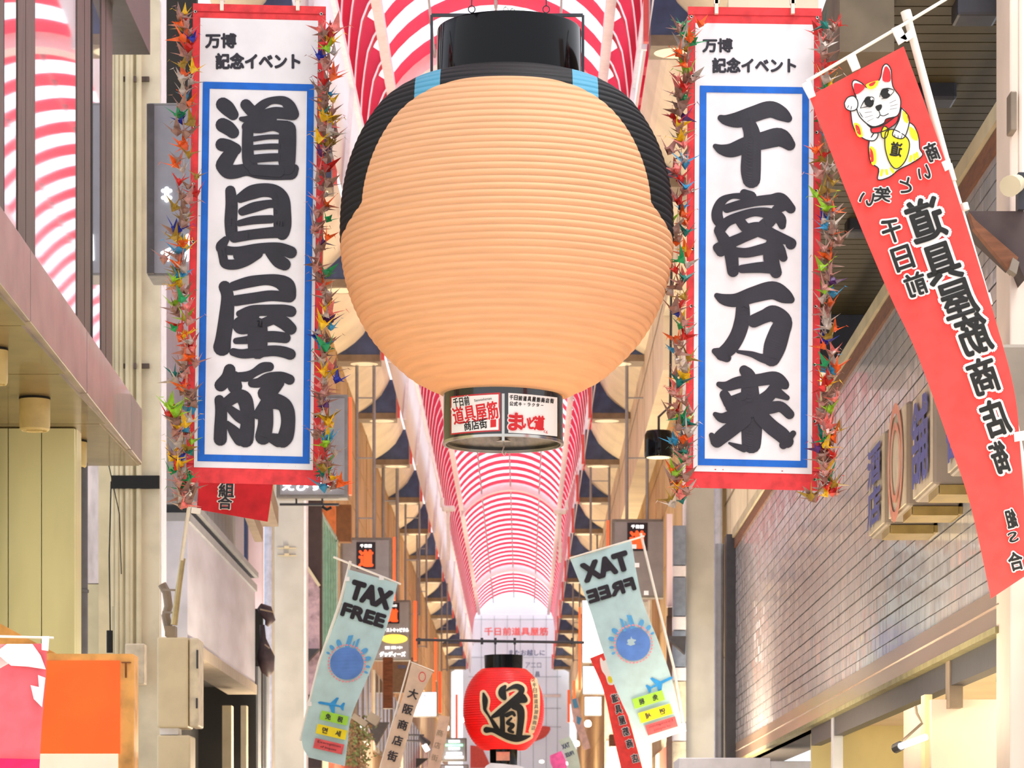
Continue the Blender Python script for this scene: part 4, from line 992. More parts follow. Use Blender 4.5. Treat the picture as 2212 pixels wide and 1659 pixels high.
# --- aqua tax free flags
def taxfree(rows, d, lab, mirror, disc, tax, free, plane, labels, sgn, poleline, bar, tabs):
    t, dep = flag('banner_flag', rows, d, M_aqua, lab, amp=.03, nu=16)
    b = MB(); text(b, 'TAX', *tax, dep, sgn[0], .085, mirror, .01); text(b, 'FREE', *free, dep, sgn[0], .085, mirror, .01); b.build('lettering', mat('dark_plum_ink', '#231c26', .7), t, recalc=False)
    cx, cy, r = disc
    b = MB(); poly(b, ell(cx, cy, r, r*.98), dep, .01); b.build('disc', M_mblue, t, recalc=False)
    b = MB(); a0 = math.radians(sgn[0])
    R = lambda x, y: (cx+(x*math.cos(a0)-y*math.sin(a0)), cy+(x*math.sin(a0)+y*math.cos(a0)))
    mx = -1 if mirror else 1
    for x, y, w_, h_ in ((-.25, -1.62, .28, .75), (.25, -1.55, .15, .7), (.05, -1.35, .1, .3)):
        poly(b, [R(mx*(x-w_/2)*r, y*r), R(mx*(x+w_/2)*r, (y-.12)*r), R(mx*(x+w_/2)*r, (y+h_)*r), R(mx*(x-w_/2)*r, (y+h_)*r)], dep, .01)
    for ang, e in ((-150, .2), (-128, .25), (-52, .25), (-30, .22), (-8, .14), (8, .12), (-168, .12)):
        x, y = math.cos(math.radians(ang))*1.28*r, math.sin(math.radians(ang))*1.28*r
        poly(b, ell(*R(mx*x, y), r*e*.6, r*e, math.degrees(a0)+mx*(ang+90)), dep, .01)
    b.build('skyline_print', M_lblue, t, recalc=False)
    b = MB()
    for k in range(34):
        a = 2*PI*k/34; x, y = math.cos(a)*1.1*r, math.sin(a)*1.1*r
        poly(b, ell(*R(x, y), r*.05, r*.07, math.degrees(a)), dep, .011)
    b.build('pink_dots', M_pinkprint, t, recalc=False)
    b = MB(); px, py, s_, an = plane
    q = [(-1.9, .1), (-1.6, -.1), (-.2, -.18), (.5, -1.1), (.8, -1.1), (.55, -.15), (1.2, -.12), (1.5, -.6), (1.75, -.6), (1.7, .0), (1.75, .45), (1.5, .45), (1.25, .1), (.5, .15), (.7, 1.2), (.4, 1.2), (-.3, .2), (-1.6, .25)]
    ca, sa = math.cos(math.radians(an)), math.sin(math.radians(an))
    poly(b, [(px+(x*mx*ca-y*sa)*s_, py+(x*mx*sa+y*ca)*s_) for x, y in q], dep, .01); b.build('plane_print', mat('plane_blue', '#2d95d8', .7), t, recalc=False)
    mts = [M_lime, M_yel, mat('soft_red_print', '#e1595c', .7)]
    for i, ((lx, ly, lw, lh), txt) in enumerate(zip(labels, (('免', '税'), ('면', '세'), ('Exemption', 'of impots')))):
        a = math.radians(sgn[1]); f = lambda u, v: (lx+u*math.cos(a)-v*math.sin(a), ly+u*math.sin(a)+v*math.cos(a))
        b = MB(); poly(b, [f(-lw/2, -lh/2), f(lw/2, -lh/2), f(lw/2, lh/2), f(-lw/2, lh/2)], dep, .02); lo = b.build('label_patch', mts[i], t, recalc=False)
        b = MB()
        if i < 2:
            for j, c_ in enumerate(txt):
                x, y = f((-1 if (j == 0) != mirror else 1)*lw*.22, 0); text(b, c_, x, y, 12, 13, dep, sgn[1], .03, mirror, .035)
        else:
            for j, c_ in enumerate(txt):
                x, y = f(0, (-.2+.42*j)*lh); text(b, c_, x, y, lw*(.8 if j == 0 else .55), 7, dep, sgn[1], .01, mirror, .035)
        b.build('patch_lettering', M_ink, lo, recalc=False)
    b = MB(); b.tube([P(x, y, d+.04) for x, y in poleline], .016, 8); b.build('pole', M_whitepole, t)
    b = MB(); b.tube([P(x, y, d+.02) for x, y in bar], .010, 8); b.build('cross_bar', M_whitepole, t)
    b = MB()
    for x, y in tabs: b.plate([(x-5, y-4), (x+5, y-4), (x+5, y+5), (x-5, y+5)], d-.03, .02)
    b.build('loop_tab', M_plainwhite, t)
taxfree([(753, 1230, 859, 1260), (736, 1311, 836, 1352), (695, 1421, 800, 1449), (670, 1518, 760, 1545), (652, 1598, 751, 1603), (666, 1636, 745, 1655)], 33,
        'aqua flag reading TAX FREE with a blue disc and plane, left one', False, (749, 1433, 36), (801, 1285, 94, 44), (785, 1329, 98, 31), (716, 1522, 16, 12),
        [(722, 1551, 60, 20), (716, 1581, 66, 21), (710, 1612, 64, 22)], (17, 13), [(757, 1212), (735, 1300), (690, 1430), (648, 1600)], [(720, 1203), (866, 1262)], [(750, 1250), (824, 1248), (668, 1520)])
taxfree([(1232, 1208, 1364, 1168), (1272, 1311, 1386, 1290), (1300, 1400, 1424, 1390), (1331, 1490, 1452, 1470), (1364, 1560, 1468, 1540), (1397, 1609, 1474, 1580)], 36,
        'aqua flag reading TAX FREE mirrored, seen from behind, right one', True, (1368, 1391, 37), (1308, 1224, 108, 44), (1320, 1275, 108, 30), (1425, 1476, 17, -28),
        [(1401, 1511, 68, 22), (1416, 1541, 72, 23), (1429, 1568, 68, 23)], (-17, -17), [(1384, 1152), (1420, 1300), (1455, 1440), (1480, 1580)], [(1230, 1206), (1392, 1158)], [(1370, 1180), (1376, 1220), (1396, 1280)])
# --- cream flags, red cat flag far right, small ones
t, dep = flag('banner_flag', [(889, 1432, 935, 1452), (868, 1510, 902, 1520), (840, 1590, 880, 1595), (819, 1670, 860, 1670)], 34, M_cloth_cream, 'cream flag with black writing down its length, left of the red lantern')
b = MB(); vtext(b, '大阪商店街', 898, 1482, 842, 1650, 22, dep, ang=16, bold=.03, lift=.01); b.build('lettering', M_ink, t, recalc=False)
b = MB(); b.tube([P(886, 1426, 34.03), P(815, 1680, 34.03)], .010, 6); b.tube([P(888, 1430, 34.02), P(938, 1450, 34.02)], .007, 6); b.build('pole', M_whitepole, t)
b = MB()
for k in range(22):
    a0, a1 = 2*PI*k/22, 2*PI*(k+1)/22
    b.add([P(912+r*.7*math.cos(a), 1462+r*math.sin(a), dep(912, 1462)-.02) for r, a in ((9, a0), (11, a0), (11, a1), (9, a1))], [(0, 1, 2, 3)])
b.build('red_ring', M_redp, t, recalc=False)
t, dep = flag('banner_flag', [(948, 1545, 972, 1548), (938, 1600, 962, 1604), (916, 1680, 946, 1680)], 52, M_cloth_cream, 'small faint cream flag beside the red lantern')
b = MB(); vtext(b, '商店街', 953, 1570, 936, 1650, 14, dep, ang=14, bold=.01, lift=.01); b.build('lettering', M_taupe, t, recalc=False)
t, dep = flag('banner_flag', [(1274, 1422, 1304, 1410), (1303, 1490, 1342, 1501), (1322, 1575, 1362, 1565), (1346, 1680, 1394, 1680)], 42, M_coral, 'narrow red flag with small white cat and cream letters beside the mirrored aqua flag')
ringed(t, [(c_, x, y, 15, 19, -14) for c_, x, y in zip('道具屋筋商店', (1328, 1336, 1344, 1352, 1360, 1372), (1508, 1532, 1556, 1580, 1606, 1638))], dep, True, M_ink, M_plainwhite, .04, .01)
b = MB(); poly(b, [(1296, 1428), (1298, 1420), (1304, 1428), (1312, 1422), (1316, 1432), (1316, 1446), (1322, 1462), (1326, 1478), (1314, 1478), (1308, 1460), (1300, 1448)], dep, .012, smooth=3); b.build('cat_print', M_plainwhite, t, recalc=False)
b = MB(); poly(b, ell(1318, 1468, 5, 8, -20), dep, .016); b.build('gold_print', M_yel, t, recalc=False)
t, dep = flag('banner_flag', [(1206, 1600, 1230, 1590), (1222, 1630, 1246, 1622), (1232, 1680, 1258, 1680)], 62, M_aqua, 'tiny distant aqua flag right of the red lantern')
b = MB(); text(b, 'TAX', 1222, 1611, 18, 11, dep, -20, .05, True, .01); text(b, 'FREE', 1230, 1629, 20, 9, dep, -20, .05, True, .01); b.build('lettering', M_navy, t, recalc=False)
t, dep = flag('banner_flag', [(1188, 1632, 1212, 1622), (1190, 1650, 1222, 1644), (1206, 1680, 1226, 1680)], 58, mat('hot_pink_cloth', '#f078c8', .7, trans=.3), 'small bright pink flag at the bottom edge right of the red lantern')
t, dep = flag('banner_flag', [(1232, 1512, 1248, 1506), (1240, 1560, 1258, 1556), (1262, 1620, 1276, 1616)], 64, mat('pale_pink_cloth', '#ecd9dc', .7, trans=.3), 'faint pale flag with a blue patch right of the red lantern')
b = MB(); poly(b, [(1236, 1512), (1244, 1508), (1250, 1528), (1240, 1530)], dep, .02); poly(b, [(1246, 1546), (1256, 1552), (1252, 1566), (1246, 1562)], dep, .02); b.build('blue_print', M_lblue, t, recalc=False)

# ================================================================== red lantern
DL = 37.0
lc = P(1088, 1532, DL); R2 = 88*DL/F
t = thing('red_paper_lantern', P(1088, 1650, DL), 'round red paper lantern with a black brush character outlined in cream', 'lantern')
b = MB(); prof = []
n = 34; zt, zb = (1445, 1620)
H2 = (zb-zt)/2*DL/F; zc = EYE+(VY-(zt+zb)/2)*DL/F
def rl(z): # radius at height
    q = (z-zc)/(H2*1.17); return R2*max(0, 1-abs(q)**2.2)**.5
for i in range(n*4+1):
    z = zc-H2+2*H2*i/(n*4); prof.append((rl(z)-.006*(1-abs(math.sin(PI*i/4))), z))
lx, ly = lc.x, DL
b.lathe((lx, ly, 0), prof, 72); b.build('paper_body', mat('red_paper', '#d60d0d', .45, var=.05, scale=4, trans=.25, coat=.25, spec=.6), t, smooth=True)
b = MB(); z = EYE+(VY-1446)*DL/F; b.lathe((lx-.0, ly, 0), [(.235, z-.02), (.24, z+.17), (.21, z+.17), (.21, z)], 44, cap0=True); b.build('top_ring', M_blackgloss, t, smooth='auto')
b = MB(); z = EYE+(VY-1652)*DL/F; b.lathe((lx, ly, 0), [(.17, z), (.175, z+.21), (.15, z+.21), (.15, z)], 40, cap1=True); b.build('bottom_ring', M_blackgloss, t, smooth='auto')
b = MB(); b.tube([P(1070, 1386, DL), P(1070, 1416, DL)], .006, 6); b.tube([P(1112, 1387, DL), P(1112, 1416, DL)], .006, 6); b.build('hanging_wire', M_greymetal, t)
def dell(px, py):
    z = 1.0; X = (px-VX)/F
    d = DL
    for _ in range(6):
        zz = EYE+(VY-py)*d/F; r = rl(min(max(zz, zc-H2), zc+H2)); A = X*X+1; Bq = -2*(X*lx+ly); Cq = lx*lx+ly*ly-r*r
        D = Bq*Bq-4*A*Cq
        d = (-Bq-math.sqrt(max(D, 0)))/(2*A)
    return d
ZL = lambda x, y: (960+x/5.946, 1380+y/5.946)
dao = [[(500, 700, 12), (520, 780, 35), (520, 860, 28), (520, 910, 20), (570, 990, 14), (610, 1050, 22), (650, 1120, 30), (690, 1180, 28)],
       [(540, 1170, 40), (620, 1175, 28), (720, 1215, 36), (830, 1260, 44), (930, 1280, 46), (1020, 1270, 32), (1100, 1250, 10)],
       [(780, 610, 20), (745, 660, 45), (745, 710, 50), (770, 760, 30)], [(800, 660, 12), (860, 625, 22), (930, 610, 34), (990, 640, 38), (985, 690, 34), (930, 750, 36), (830, 850, 46), (720, 940, 44), (620, 1000, 22)],
       [(1010, 740, 34), (1040, 790, 30), (960, 790, 40), (880, 850, 40)], [(900, 860, 50), (970, 900, 50), (985, 1000, 46), (975, 1120, 42), (960, 1240, 40)],
       [(740, 960, 34), (745, 1060, 32), (745, 1200, 36)], [(800, 980, 30), (870, 950, 26), (900, 980, 20)], [(860, 1020, 14), (810, 1080, 22), (880, 1110, 26), (830, 1170, 24), (880, 1200, 18)]]
b = MB(); strokes(b, dao, ZL, dell, grow=5.5, lift=.008, step=.00015); b.build('character_outline', M_creamprint, t, recalc=False)
b = MB(); strokes(b, dao, ZL, dell, grow=0, lift=.02, step=.00015); b.build('brush_character', M_ink2, t, recalc=False)
b = MB(); strokes(b, [[(1150, 540, 45), (1180, 700, 45), (1180, 900, 45), (1160, 1050, 42), (1120, 1180, 40)]], ZL, dell, lift=.008); b.build('side_strip', M_creamprint, t, recalc=False)
b = MB()
for i, ch in enumerate('千日前道具屋筋商店'):
    tt = (i+.5)/9; x = 1152+math.sin(tt*2.6)*30-max(0, tt-.6)*70; x, y = ZL(x, 560+tt*620); text(b, ch, x, y, 9, 9.5, dell, tt*14-4, .02, False, .014)
b.build('side_lettering', M_taupe, t, recalc=False)
bl_ = bpy.data.lights.new('lantern_bulb', 'POINT'); bl_.energy = 22; bl_.color = (1, .5, .15); bl_.shadow_soft_size = .06
bo = bpy.data.objects.new('lantern_bulb', bl_); C.objects.link(bo); bo.location = (lx+.18, ly-.1, zc-.2)
b = MB(); b.pbox(1072, 1624, 1101, 1643, DL-.19, .01); b.build('paper_label', mat('pinkish_label', '#e7a58d', .6), t)
# white cover below the red lantern
b = MB(); b.plate([(1040, 1670), (1050, 1654), (1060, 1648), (1090, 1650), (1130, 1656), (1140, 1670)], 35, .4); tag(b.build('white_canopy', M_white), 'top of a white canopy directly under the red lantern', 'canopy')
# ================================================================== giant paper lantern
D1 = 18.0
LXc = (1095-VX)*D1/F; s1 = D1/F
t = thing('giant_paper_lantern', (LXc, D1, EYE+(VY-980)*s1), 'giant ribbed peach paper lantern with black crown and sides hanging between the banners', 'lantern')
ctrl = [(858, 128), (845, 150), (822, 200), (790, 240), (750, 279), (710, 308), (660, 333), (610, 349), (560, 358), (500, 361), (430, 357), (380, 348), (340, 336), (300, 319), (260, 295), (230, 271), (204, 236), (188, 203), (174, 150)]
ctrl = sorted([(y, r) for y, r in ctrl if not (y == 845)])
def rad1(y):
    ys = [c[0] for c in ctrl]
    if y <= ys[0]: return ctrl[0][1]
    for i in range(len(ctrl)-1):
        if ctrl[i][0] <= y <= ctrl[i+1][0]:
            p = ctrl[max(i-1, 0)]; q = ctrl[min(i+2, len(ctrl)-1)]
            u = (y-ctrl[i][0])/(ctrl[i+1][0]-ctrl[i][0])
            m0 = (ctrl[i+1][1]-p[1])/(ctrl[i+1][0]-p[0])*(ctrl[i+1][0]-ctrl[i][0]); m1 = (q[1]-ctrl[i][1])/(q[0]-ctrl[i][0])*(ctrl[i+1][0]-ctrl[i][0])
            return (2*u**3-3*u*u+1)*ctrl[i][1]+(u**3-2*u*u+u)*m0+(-2*u**3+3*u*u)*ctrl[i+1][1]+(u**3-u*u)*m1
    return ctrl[-1][1]
NR = 48; SB = 6; prof = []
for i in range(NR*SB+1):
    y = 858-(858-174)*i/(NR*SB); r = rad1(y)
    prof.append(((r-4.4*(1-abs(math.sin(PI*i/SB))**.7))*s1, EYE+(VY-y)*s1))
def lantern_paper():
    m = mat('peach_lantern_paper', '#f3bc8d', .62, var=.03, scale=3, trans=.22, bump=.12, stretch=(1, 1, 14))
    nt = m.node_tree; n = nt.nodes; L = nt.links
    b_ = n['Principled BSDF']; tr = [x for x in n if x.type == 'BSDF_TRANSLUCENT'][0]
    base = b_.inputs['Base Color'].links[0].from_socket
    tc = n.new('ShaderNodeTexCoord'); sp = n.new('ShaderNodeSeparateXYZ'); L.new(tc.outputs['Object'], sp.inputs[0])
    z0 = EYE+(VY-980)*s1                      # object origin height
    def mth(op, a, b=None, c=None):
        q = n.new('ShaderNodeMath'); q.operation = op
        for i, v in enumerate((a, b, c)):
            if v is None: continue
            if isinstance(v, (int, float)): q.inputs[i].default_value = v
            else: L.new(v, q.inputs[i])
        return q.outputs[0]
    x = mth('ABSOLUTE', mth('DIVIDE', sp.outputs[0], s1)); yv = sp.outputs[1]
    zz = mth('DIVIDE', sp.outputs[2], s1)      # picture px above the ring foot (980)
    # printed boundary of the peach front: an arch whose half width depends on height (980-py)
    def gt(a, b): return mth('GREATER_THAN', a, b)
    u = mth('DIVIDE', mth('SUBTRACT', zz, 980-480), 243.0)      # 0 at eye level .. 1 at the crown line
    uc = mth('MAXIMUM', u, 0.0)
    hw = mth('MULTIPLY', mth('POWER', mth('MAXIMUM', mth('SUBTRACT', 1.0, mth('POWER', uc, 1.6)), 0.0), .3), 303)
    low = mth('LESS_THAN', u, 0.0)
    hl = mth('ADD', 303, mth('MULTIPLY', mth('MULTIPLY', u, -1.0), 270))
    hw2 = mth('ADD', mth('MULTIPLY', low, hl), mth('MULTIPLY', mth('SUBTRACT', 1.0, low), hw))
    isb = gt(x, hw2)
    back = mth('MULTIPLY', gt(yv, .1), gt(u, -.15))
    isb = mth('MAXIMUM', isb, back)
    isb = mth('MULTIPLY', isb, gt(u, -.22))
    # pale blue patches by the crown
    bl = mth('MULTIPLY', mth('MULTIPLY', gt(x, 138), mth('LESS_THAN', x, 192)), gt(zz, 980-275))
    bl = mth('MULTIPLY', bl, isb)
    m1 = n.new('ShaderNodeMix'); m1.data_type = 'RGBA'; L.new(isb, m1.inputs[0]); L.new(base, m1.inputs[6]); m1.inputs[7].default_value = lin('#1a1b1d')
    m2 = n.new('ShaderNodeMix'); m2.data_type = 'RGBA'; L.new(bl, m2.inputs[0]); L.new(m1.outputs[2], m2.inputs[6]); m2.inputs[7].default_value = lin('#5fb0d2')
    L.new(m2.outputs[2], b_.inputs['Base Color']); L.new(m2.outputs[2], tr.inputs[0])
    return m
bl_ = bpy.data.lights.new('lantern_bulb', 'POINT'); bl_.energy = 16; bl_.color = (1, .62, .25); bl_.shadow_soft_size = .12
bo = bpy.data.objects.new('lantern_bulb', bl_); C.objects.link(bo); bo.location = (LXc, D1, EYE+(VY-735)*s1)
b = MB(); b.lathe((LXc, D1, 0), prof, 160); o = b.build('paper_body', lantern_paper(), t, smooth=True)
o['label'] = 'peach paper with black crown, black sides and two pale blue patches'
# crown cap, hanging frame, rings
zb_, zt_ = EYE+(VY-178)*s1, EYE+(VY-66)*s1; rc = 156*s1
b = MB(); b.lathe((LXc+5*s1, D1, 0), [(rc*.99, zb_-.03), (rc, zb_+.02), (rc, zt_-.01), (rc*.99, zt_), (rc*.95, zt_), (rc*.95, zb_)], 96, cap1=False); b.add([(LXc+5*s1+rc*.96*math.cos(2*PI*k/64), D1+rc*.96*math.sin(2*PI*k/64), zt_-.03) for k in range(64)], [tuple(range(64))]); b.build('crown_cap', M_blackgloss, t, smooth='auto')
b = MB(); z_f = EYE+(VY-33)*s1; xa, xb = LXc-.45, LXc+.455
b.bar((xa, D1, z_f), (xb, D1, z_f), .018, .018); b.bar((xa, D1, z_f), (xa, D1, zb_-.02), .016, .016); b.bar((xb, D1, z_f), (xb, D1, zb_-.02), .016, .016); b.bar((LXc+.01, D1, z_f), (LXc+.01, D1, zt_-.02), .03, .02)
b.build('hanging_frame', M_greymetal, t)
for px in (1019, 1180):
    b = MB(); c = P(px, 20, D1); n = 20
    b.tube([c+Vector((.02*math.cos(2*PI*k/n), 0, .02*math.sin(2*PI*k/n)*1.05)) for k in range(n+1)], .0035, 8, caps=False); b.build('hanging_ring', M_greymetal, t)
    b = MB(); b.tube([c+Vector((0, 0, .02)), c+Vector((0, 0, .04)), c+Vector((.004, 0, .5))], .004, 6); b.tube([c-Vector((0, 0, .02)), P(px, 33, D1)], .006, 6); b.build('hanging_wire', M_greymetal, t)
b = MB(); c = P(1100, 22, D1); b.tube([c+Vector((.014*math.cos(2*PI*k/14)-.02, 0, .02*math.sin(2*PI*k/14))) for k in range(10)], .003, 6); b.tube([c+Vector((.014*math.cos(2*PI*k/14)+.02, 0, .02*math.sin(2*PI*k/14)-.01)) for k in range(10)], .003, 6); b.build('wire_loop', M_chrome, t)
# bottom ring with two stickers
rb = 129*s1; zb0, zb1 = EYE+(VY-960)*s1, EYE+(VY-866)*s1; LXb = (1087-VX)*s1
b = MB(); b.lathe((LXb, D1, 0), [(rb, zb0+.0), (rb+.001, zb0+.02), (rb, zb1+.06), (rb-.012, zb1+.06), (rb-.012, zb0)], 96); b.build('bottom_ring', mat('black_ring', '#171513', .22, coat=.8, var=.02), t, smooth='auto')
b = MB(); b.lathe((LXb, D1, 0), [(rb+.004, zb0-.004), (rb+.005, zb0+.012), (rb-.014, zb0+.012), (rb-.014, zb0-.004), (rb+.004, zb0-.004)], 96); b.build('ring_rim', M_chrome, t, smooth='auto')
b = MB(); b.lathe((LXb, D1, 0), [(rb-.013, zb0+.03), (.0, zb0+.035)], 64); b.build('base_plate', mat('brushed_base', '#9a8f84', .35, .7, var=.2, scale=5, stretch=(6, 1, 1)), t, smooth='auto')
b = MB(); b.pbox(1084, 850, 1090, 952, D1-rb-.006, .01); b.build('seam_strip', M_chrome, t)
b = MB(); c = P(1088, 966, D1); b.tube([c+Vector((0, 0, .06)), c+Vector((0, 0, 0)), c+Vector((-.008, 0, -.03)), c+Vector((.004, 0, -.05)), c+Vector((.012, 0, -.03))], .005, 8); b.lathe(c+Vector((0, 0, .04)), [(.0, .02), (.04, .0), (.045, -.006), (0, -.01)], 24); b.build('centre_hook', M_chrome, t, smooth='auto')
def dcyl(px, py):
    X = (px-VX)/F; A = X*X+1; Bq = -2*(X*LXb+D1); Cq = LXb*LXb+D1*D1-rb*rb
    D = max(Bq*Bq-4*A*Cq, 0); return (-Bq-math.sqrt(D))/(2*A)
ZS = lambda x, y: (940+x/7.373, 820+y/7.373)
def patch(mb, x0, x1, yt0, yt1, yb0, yb1, sag, lift, n=16):   # sticker following the ring (crop coordinates)
    vs = []
    for i in range(n+1):
        u = i/n; x = x0+(x1-x0)*u
        for yy0, yy1 in ((yt0, yt1), (yb0, yb1)):
            px, py = ZS(x, yy0+(yy1-yy0)*u-sag*4*u*(1-u)); vs.append(P(px, py, dcyl(px, py)-lift))
    mb.add(vs, [(2*i, 2*i+1, 2*i+3, 2*i+2) for i in range(n)])
st = thing('sticker', (LXb-.15, D1-rb, zb0+.1), parent=t); st.location = Vector(st.location)-t.location
def stk(mb, name, mt, par): return mb.build(name, mt, par, recalc=False)
b = MB(); patch(b, 250, 1040, 270, 205, 880, 820, 8, .003); s_a = stk(b, 'sticker_red', mat('sticker_red', '#c62f33', .4), t); s_a.name = 'sticker'
bpy.data.objects.remove(st)
b = MB(); patch(b, 262, 1010, 292, 235, 855, 800, 8, .005); stk(b, 'sticker_ground', M_plainwhite, s_a)
def stext(mb, s, x, y, w_, h_, ang, bold, lift):
    px, py = ZS(x, y); text(mb, s, px, py, w_/7.373, h_/7.373, dcyl, ang, bold, False, lift)
b = MB(); stext(b, '千日前', 415, 350, 285, 175, -8, .08, .0065); stext(b, '道具屋筋', 640, 530, 770, 330, -9, .07, .0065); stext(b, '商店街', 640, 715, 400, 192, -8, .08, .0065); stk(b, 'lettering_outline', M_plainwhite, s_a)
b = MB(); stext(b, '千日前', 415, 350, 262, 148, -8, .02, .0085); stext(b, '商店街', 640, 715, 372, 163, -8, .02, .0085); stext(b, 'Sennichimae', 760, 315, 280, 40, -8, .0, .0085); stk(b, 'black_lettering', M_ink2, s_a)
b = MB(); stext(b, '道具屋筋', 640, 530, 730, 290, -9, .022, .0085); stk(b, 'red_lettering', M_redp, s_a)
b = MB(); patch(b, 880, 970, 640, 632, 762, 752, 0, .0075, 4); stk(b, 'seal', M_redp, s_a)
b = MB(); patch(b, 1165, 1945, 212, 285, 845, 905, 6, .003); s_b = stk(b, 'sticker', M_plainwhite, t)
b = MB()
for i, ch in enumerate('千日前道具屋筋商店街'):
    stext(b, ch, 1215+i*72, 282+i*6.5, 60, 78, 6, .03, .006)
for i, (ch, w_, h_) in enumerate(zip('公式キャラクター', (62, 62, 55, 34, 50, 50, 50, 40), (70, 70, 60, 36, 56, 56, 56, 10))):
    stext(b, ch, 1215+i*70, 382+i*4, w_, h_, 4, .03, .006)
stk(b, 'black_lettering', M_ink2, s_b)
big = (('ま', 1285, 670, 240, 290), ('い', 1440, 690, 130, 170), ('ど', 1540, 690, 110, 200), ('道', 1660, 690, 170, 240))
b = MB()
for ch, x, y, w_, h_ in big: stext(b, ch, x, y, w_*1.16, h_*1.14, 3, .09, .0062)
stk(b, 'lettering_outline', mat('pinkwhite_print', '#fbe3dd', .6), s_b)
b = MB()
for ch, x, y, w_, h_ in big: stext(b, ch, x, y, w_, h_, 3, .045, .0085)
stext(b, 'くん', 1765, 830, 70, 50, 20, .03, .0085)
stk(b, 'red_lettering', M_redp, s_b)

# ================================================================== the two long banners
DB = 18.05
def banner(cs, title, sts, lab, clips, gromL, gromR, inner_top, inner_bot):
    """cs: corner px TL TR BR BL"""
    (ax, ay), (bx, by), (cx, cy), (dx, dy) = cs
    def bil(u, v): # u across, v down
        x = (ax*(1-u)+bx*u)*(1-v)+(dx*(1-u)+cx*u)*v; y = (ay*(1-u)+by*u)*(1-v)+(dy*(1-u)+cy*u)*v
        return x, y
    t = thing('vertical_banner', P((cx+dx)/2, cy, DB), lab, 'banner')
    dep = lambda px, py: DB+.010*math.sin(px*.045+1)+.006*math.sin(py*.013)
    def sheet(mb, u0, v0, u1, v1, lift, nu=16, nv=30, th=0):
        vs = []
        for j in range(nv+1):
            for i in range(nu+1):
                x, y = bil(u0+(u1-u0)*i/nu, v0+(v1-v0)*j/nv); vs.append(P(x, y, dep(x, y)-lift))
        fs = [(j*(nu+1)+i, j*(nu+1)+i+1, (j+1)*(nu+1)+i+1, (j+1)*(nu+1)+i) for j in range(nv) for i in range(nu)]
        mb.add(vs, fs)
        if th: mb.add([v+Vector((0, th, 0)) for v in vs], [f[::-1] for f in fs])
    W_ = bx-ax; H_ = cy-by
    b = MB(); sheet(b, 0, 0, 1, 1, 0, th=.006); b.build('border_cloth', M_red_cloth, t, smooth=True, recalc=False)
    b = MB()
    for v in (.028, .972): sheet(b, 0, v-.012, 1, v-.010, .0025, nv=1)
    sheet(b, .0, .034, .0+.001, .966, .002, nu=1)
    b.build('hem_stitch', mat('dark_red_thread', '#b3141c', .8), t, recalc=False)
    eu = 15/W_*1.08; top = inner_top[0]; bot = inner_bot[0]
    b = MB(); sheet(b, eu, top, 1-eu, bot, .003); b.build('white_ground', M_white_cloth, t, smooth=True, recalc=False)
    # blue frame
    it, ib = inner_top[1], inner_bot[1]; fu0, fw = inner_top[2], inner_top[3]; fv = fw*W_/H_
    b = MB(); sheet(b, fu0, it, 1-fu0, it+fv, .006, nv=2); sheet(b, fu0, ib-fv, 1-fu0, ib, .006, nv=2); sheet(b, fu0, it+fv, fu0+fw, ib-fv, .006, nu=3); sheet(b, 1-fu0-fw, it+fv, 1-fu0, ib-fv, .006, nu=3)
    b.build('blue_frame', M_blue_print, t, recalc=False)
    for s_, ofs, sc, cut in sts:
        for half in ([q for q in s_ if q[0][1] < cut], [q for q in s_ if q[0][1] >= cut]):
            b = MB(); strokes(b, half, lambda x, y: (ofs[0]+x/sc, ofs[1]+y/sc), dep, lift=.007, step=.00012)
            b.build('brush_character', M_ink, t, recalc=False)
    b = MB()
    for s_, x, y, w_, h_ in title: text(b, s_, x, y, w_, h_, dep, 0, .045, False, .007)
    b.build('small_lettering', M_ink, t, recalc=False)
    for x, y in gromL+gromR:
        c = P(x, y, dep(x, y)-.004); b = MB()
        n = 14
        for k in range(n):
            a0, a1 = 2*PI*k/n, 2*PI*(k+1)/n
            b.add([c+Vector((r*math.cos(a), yy, r*math.sin(a))) for r, yy, a in ((.0055, -.001, a0), (.0095, -.003, a0), (.0095, -.003, a1), (.0055, -.001, a1))], [(0, 1, 2, 3)])
            b.add([c+Vector((r*math.cos(a), yy, r*math.sin(a))) for r, yy, a in ((.0095, -.003, a0), (.0115, .003, a0), (.0115, .003, a1), (.0095, -.003, a1))], [(0, 1, 2, 3)])
        b.add([c+Vector((.0057*math.cos(2*PI*k/n), 0, .0057*math.sin(2*PI*k/n))) for k in range(n)], [tuple(range(n))], 1)
        b.build('eyelet', [M_chrome, M_dark], t, recalc=False)
    for x in clips:
        b = MB(); b.pbox(x-4, -12, x+4, ay+3+12, DB-.02, .04); b.pbox(x-6, -20, x+6, ay-6, DB-.02, .04); b.build('clip', M_pinkwhite, t, bevel=.002)
    b = MB(); b.tube([P(ax-6, -30, DB+.02), P(bx+6, -30, DB+.02)], .012, 8); b.build('top_rod', M_greymetal, t)
    return t
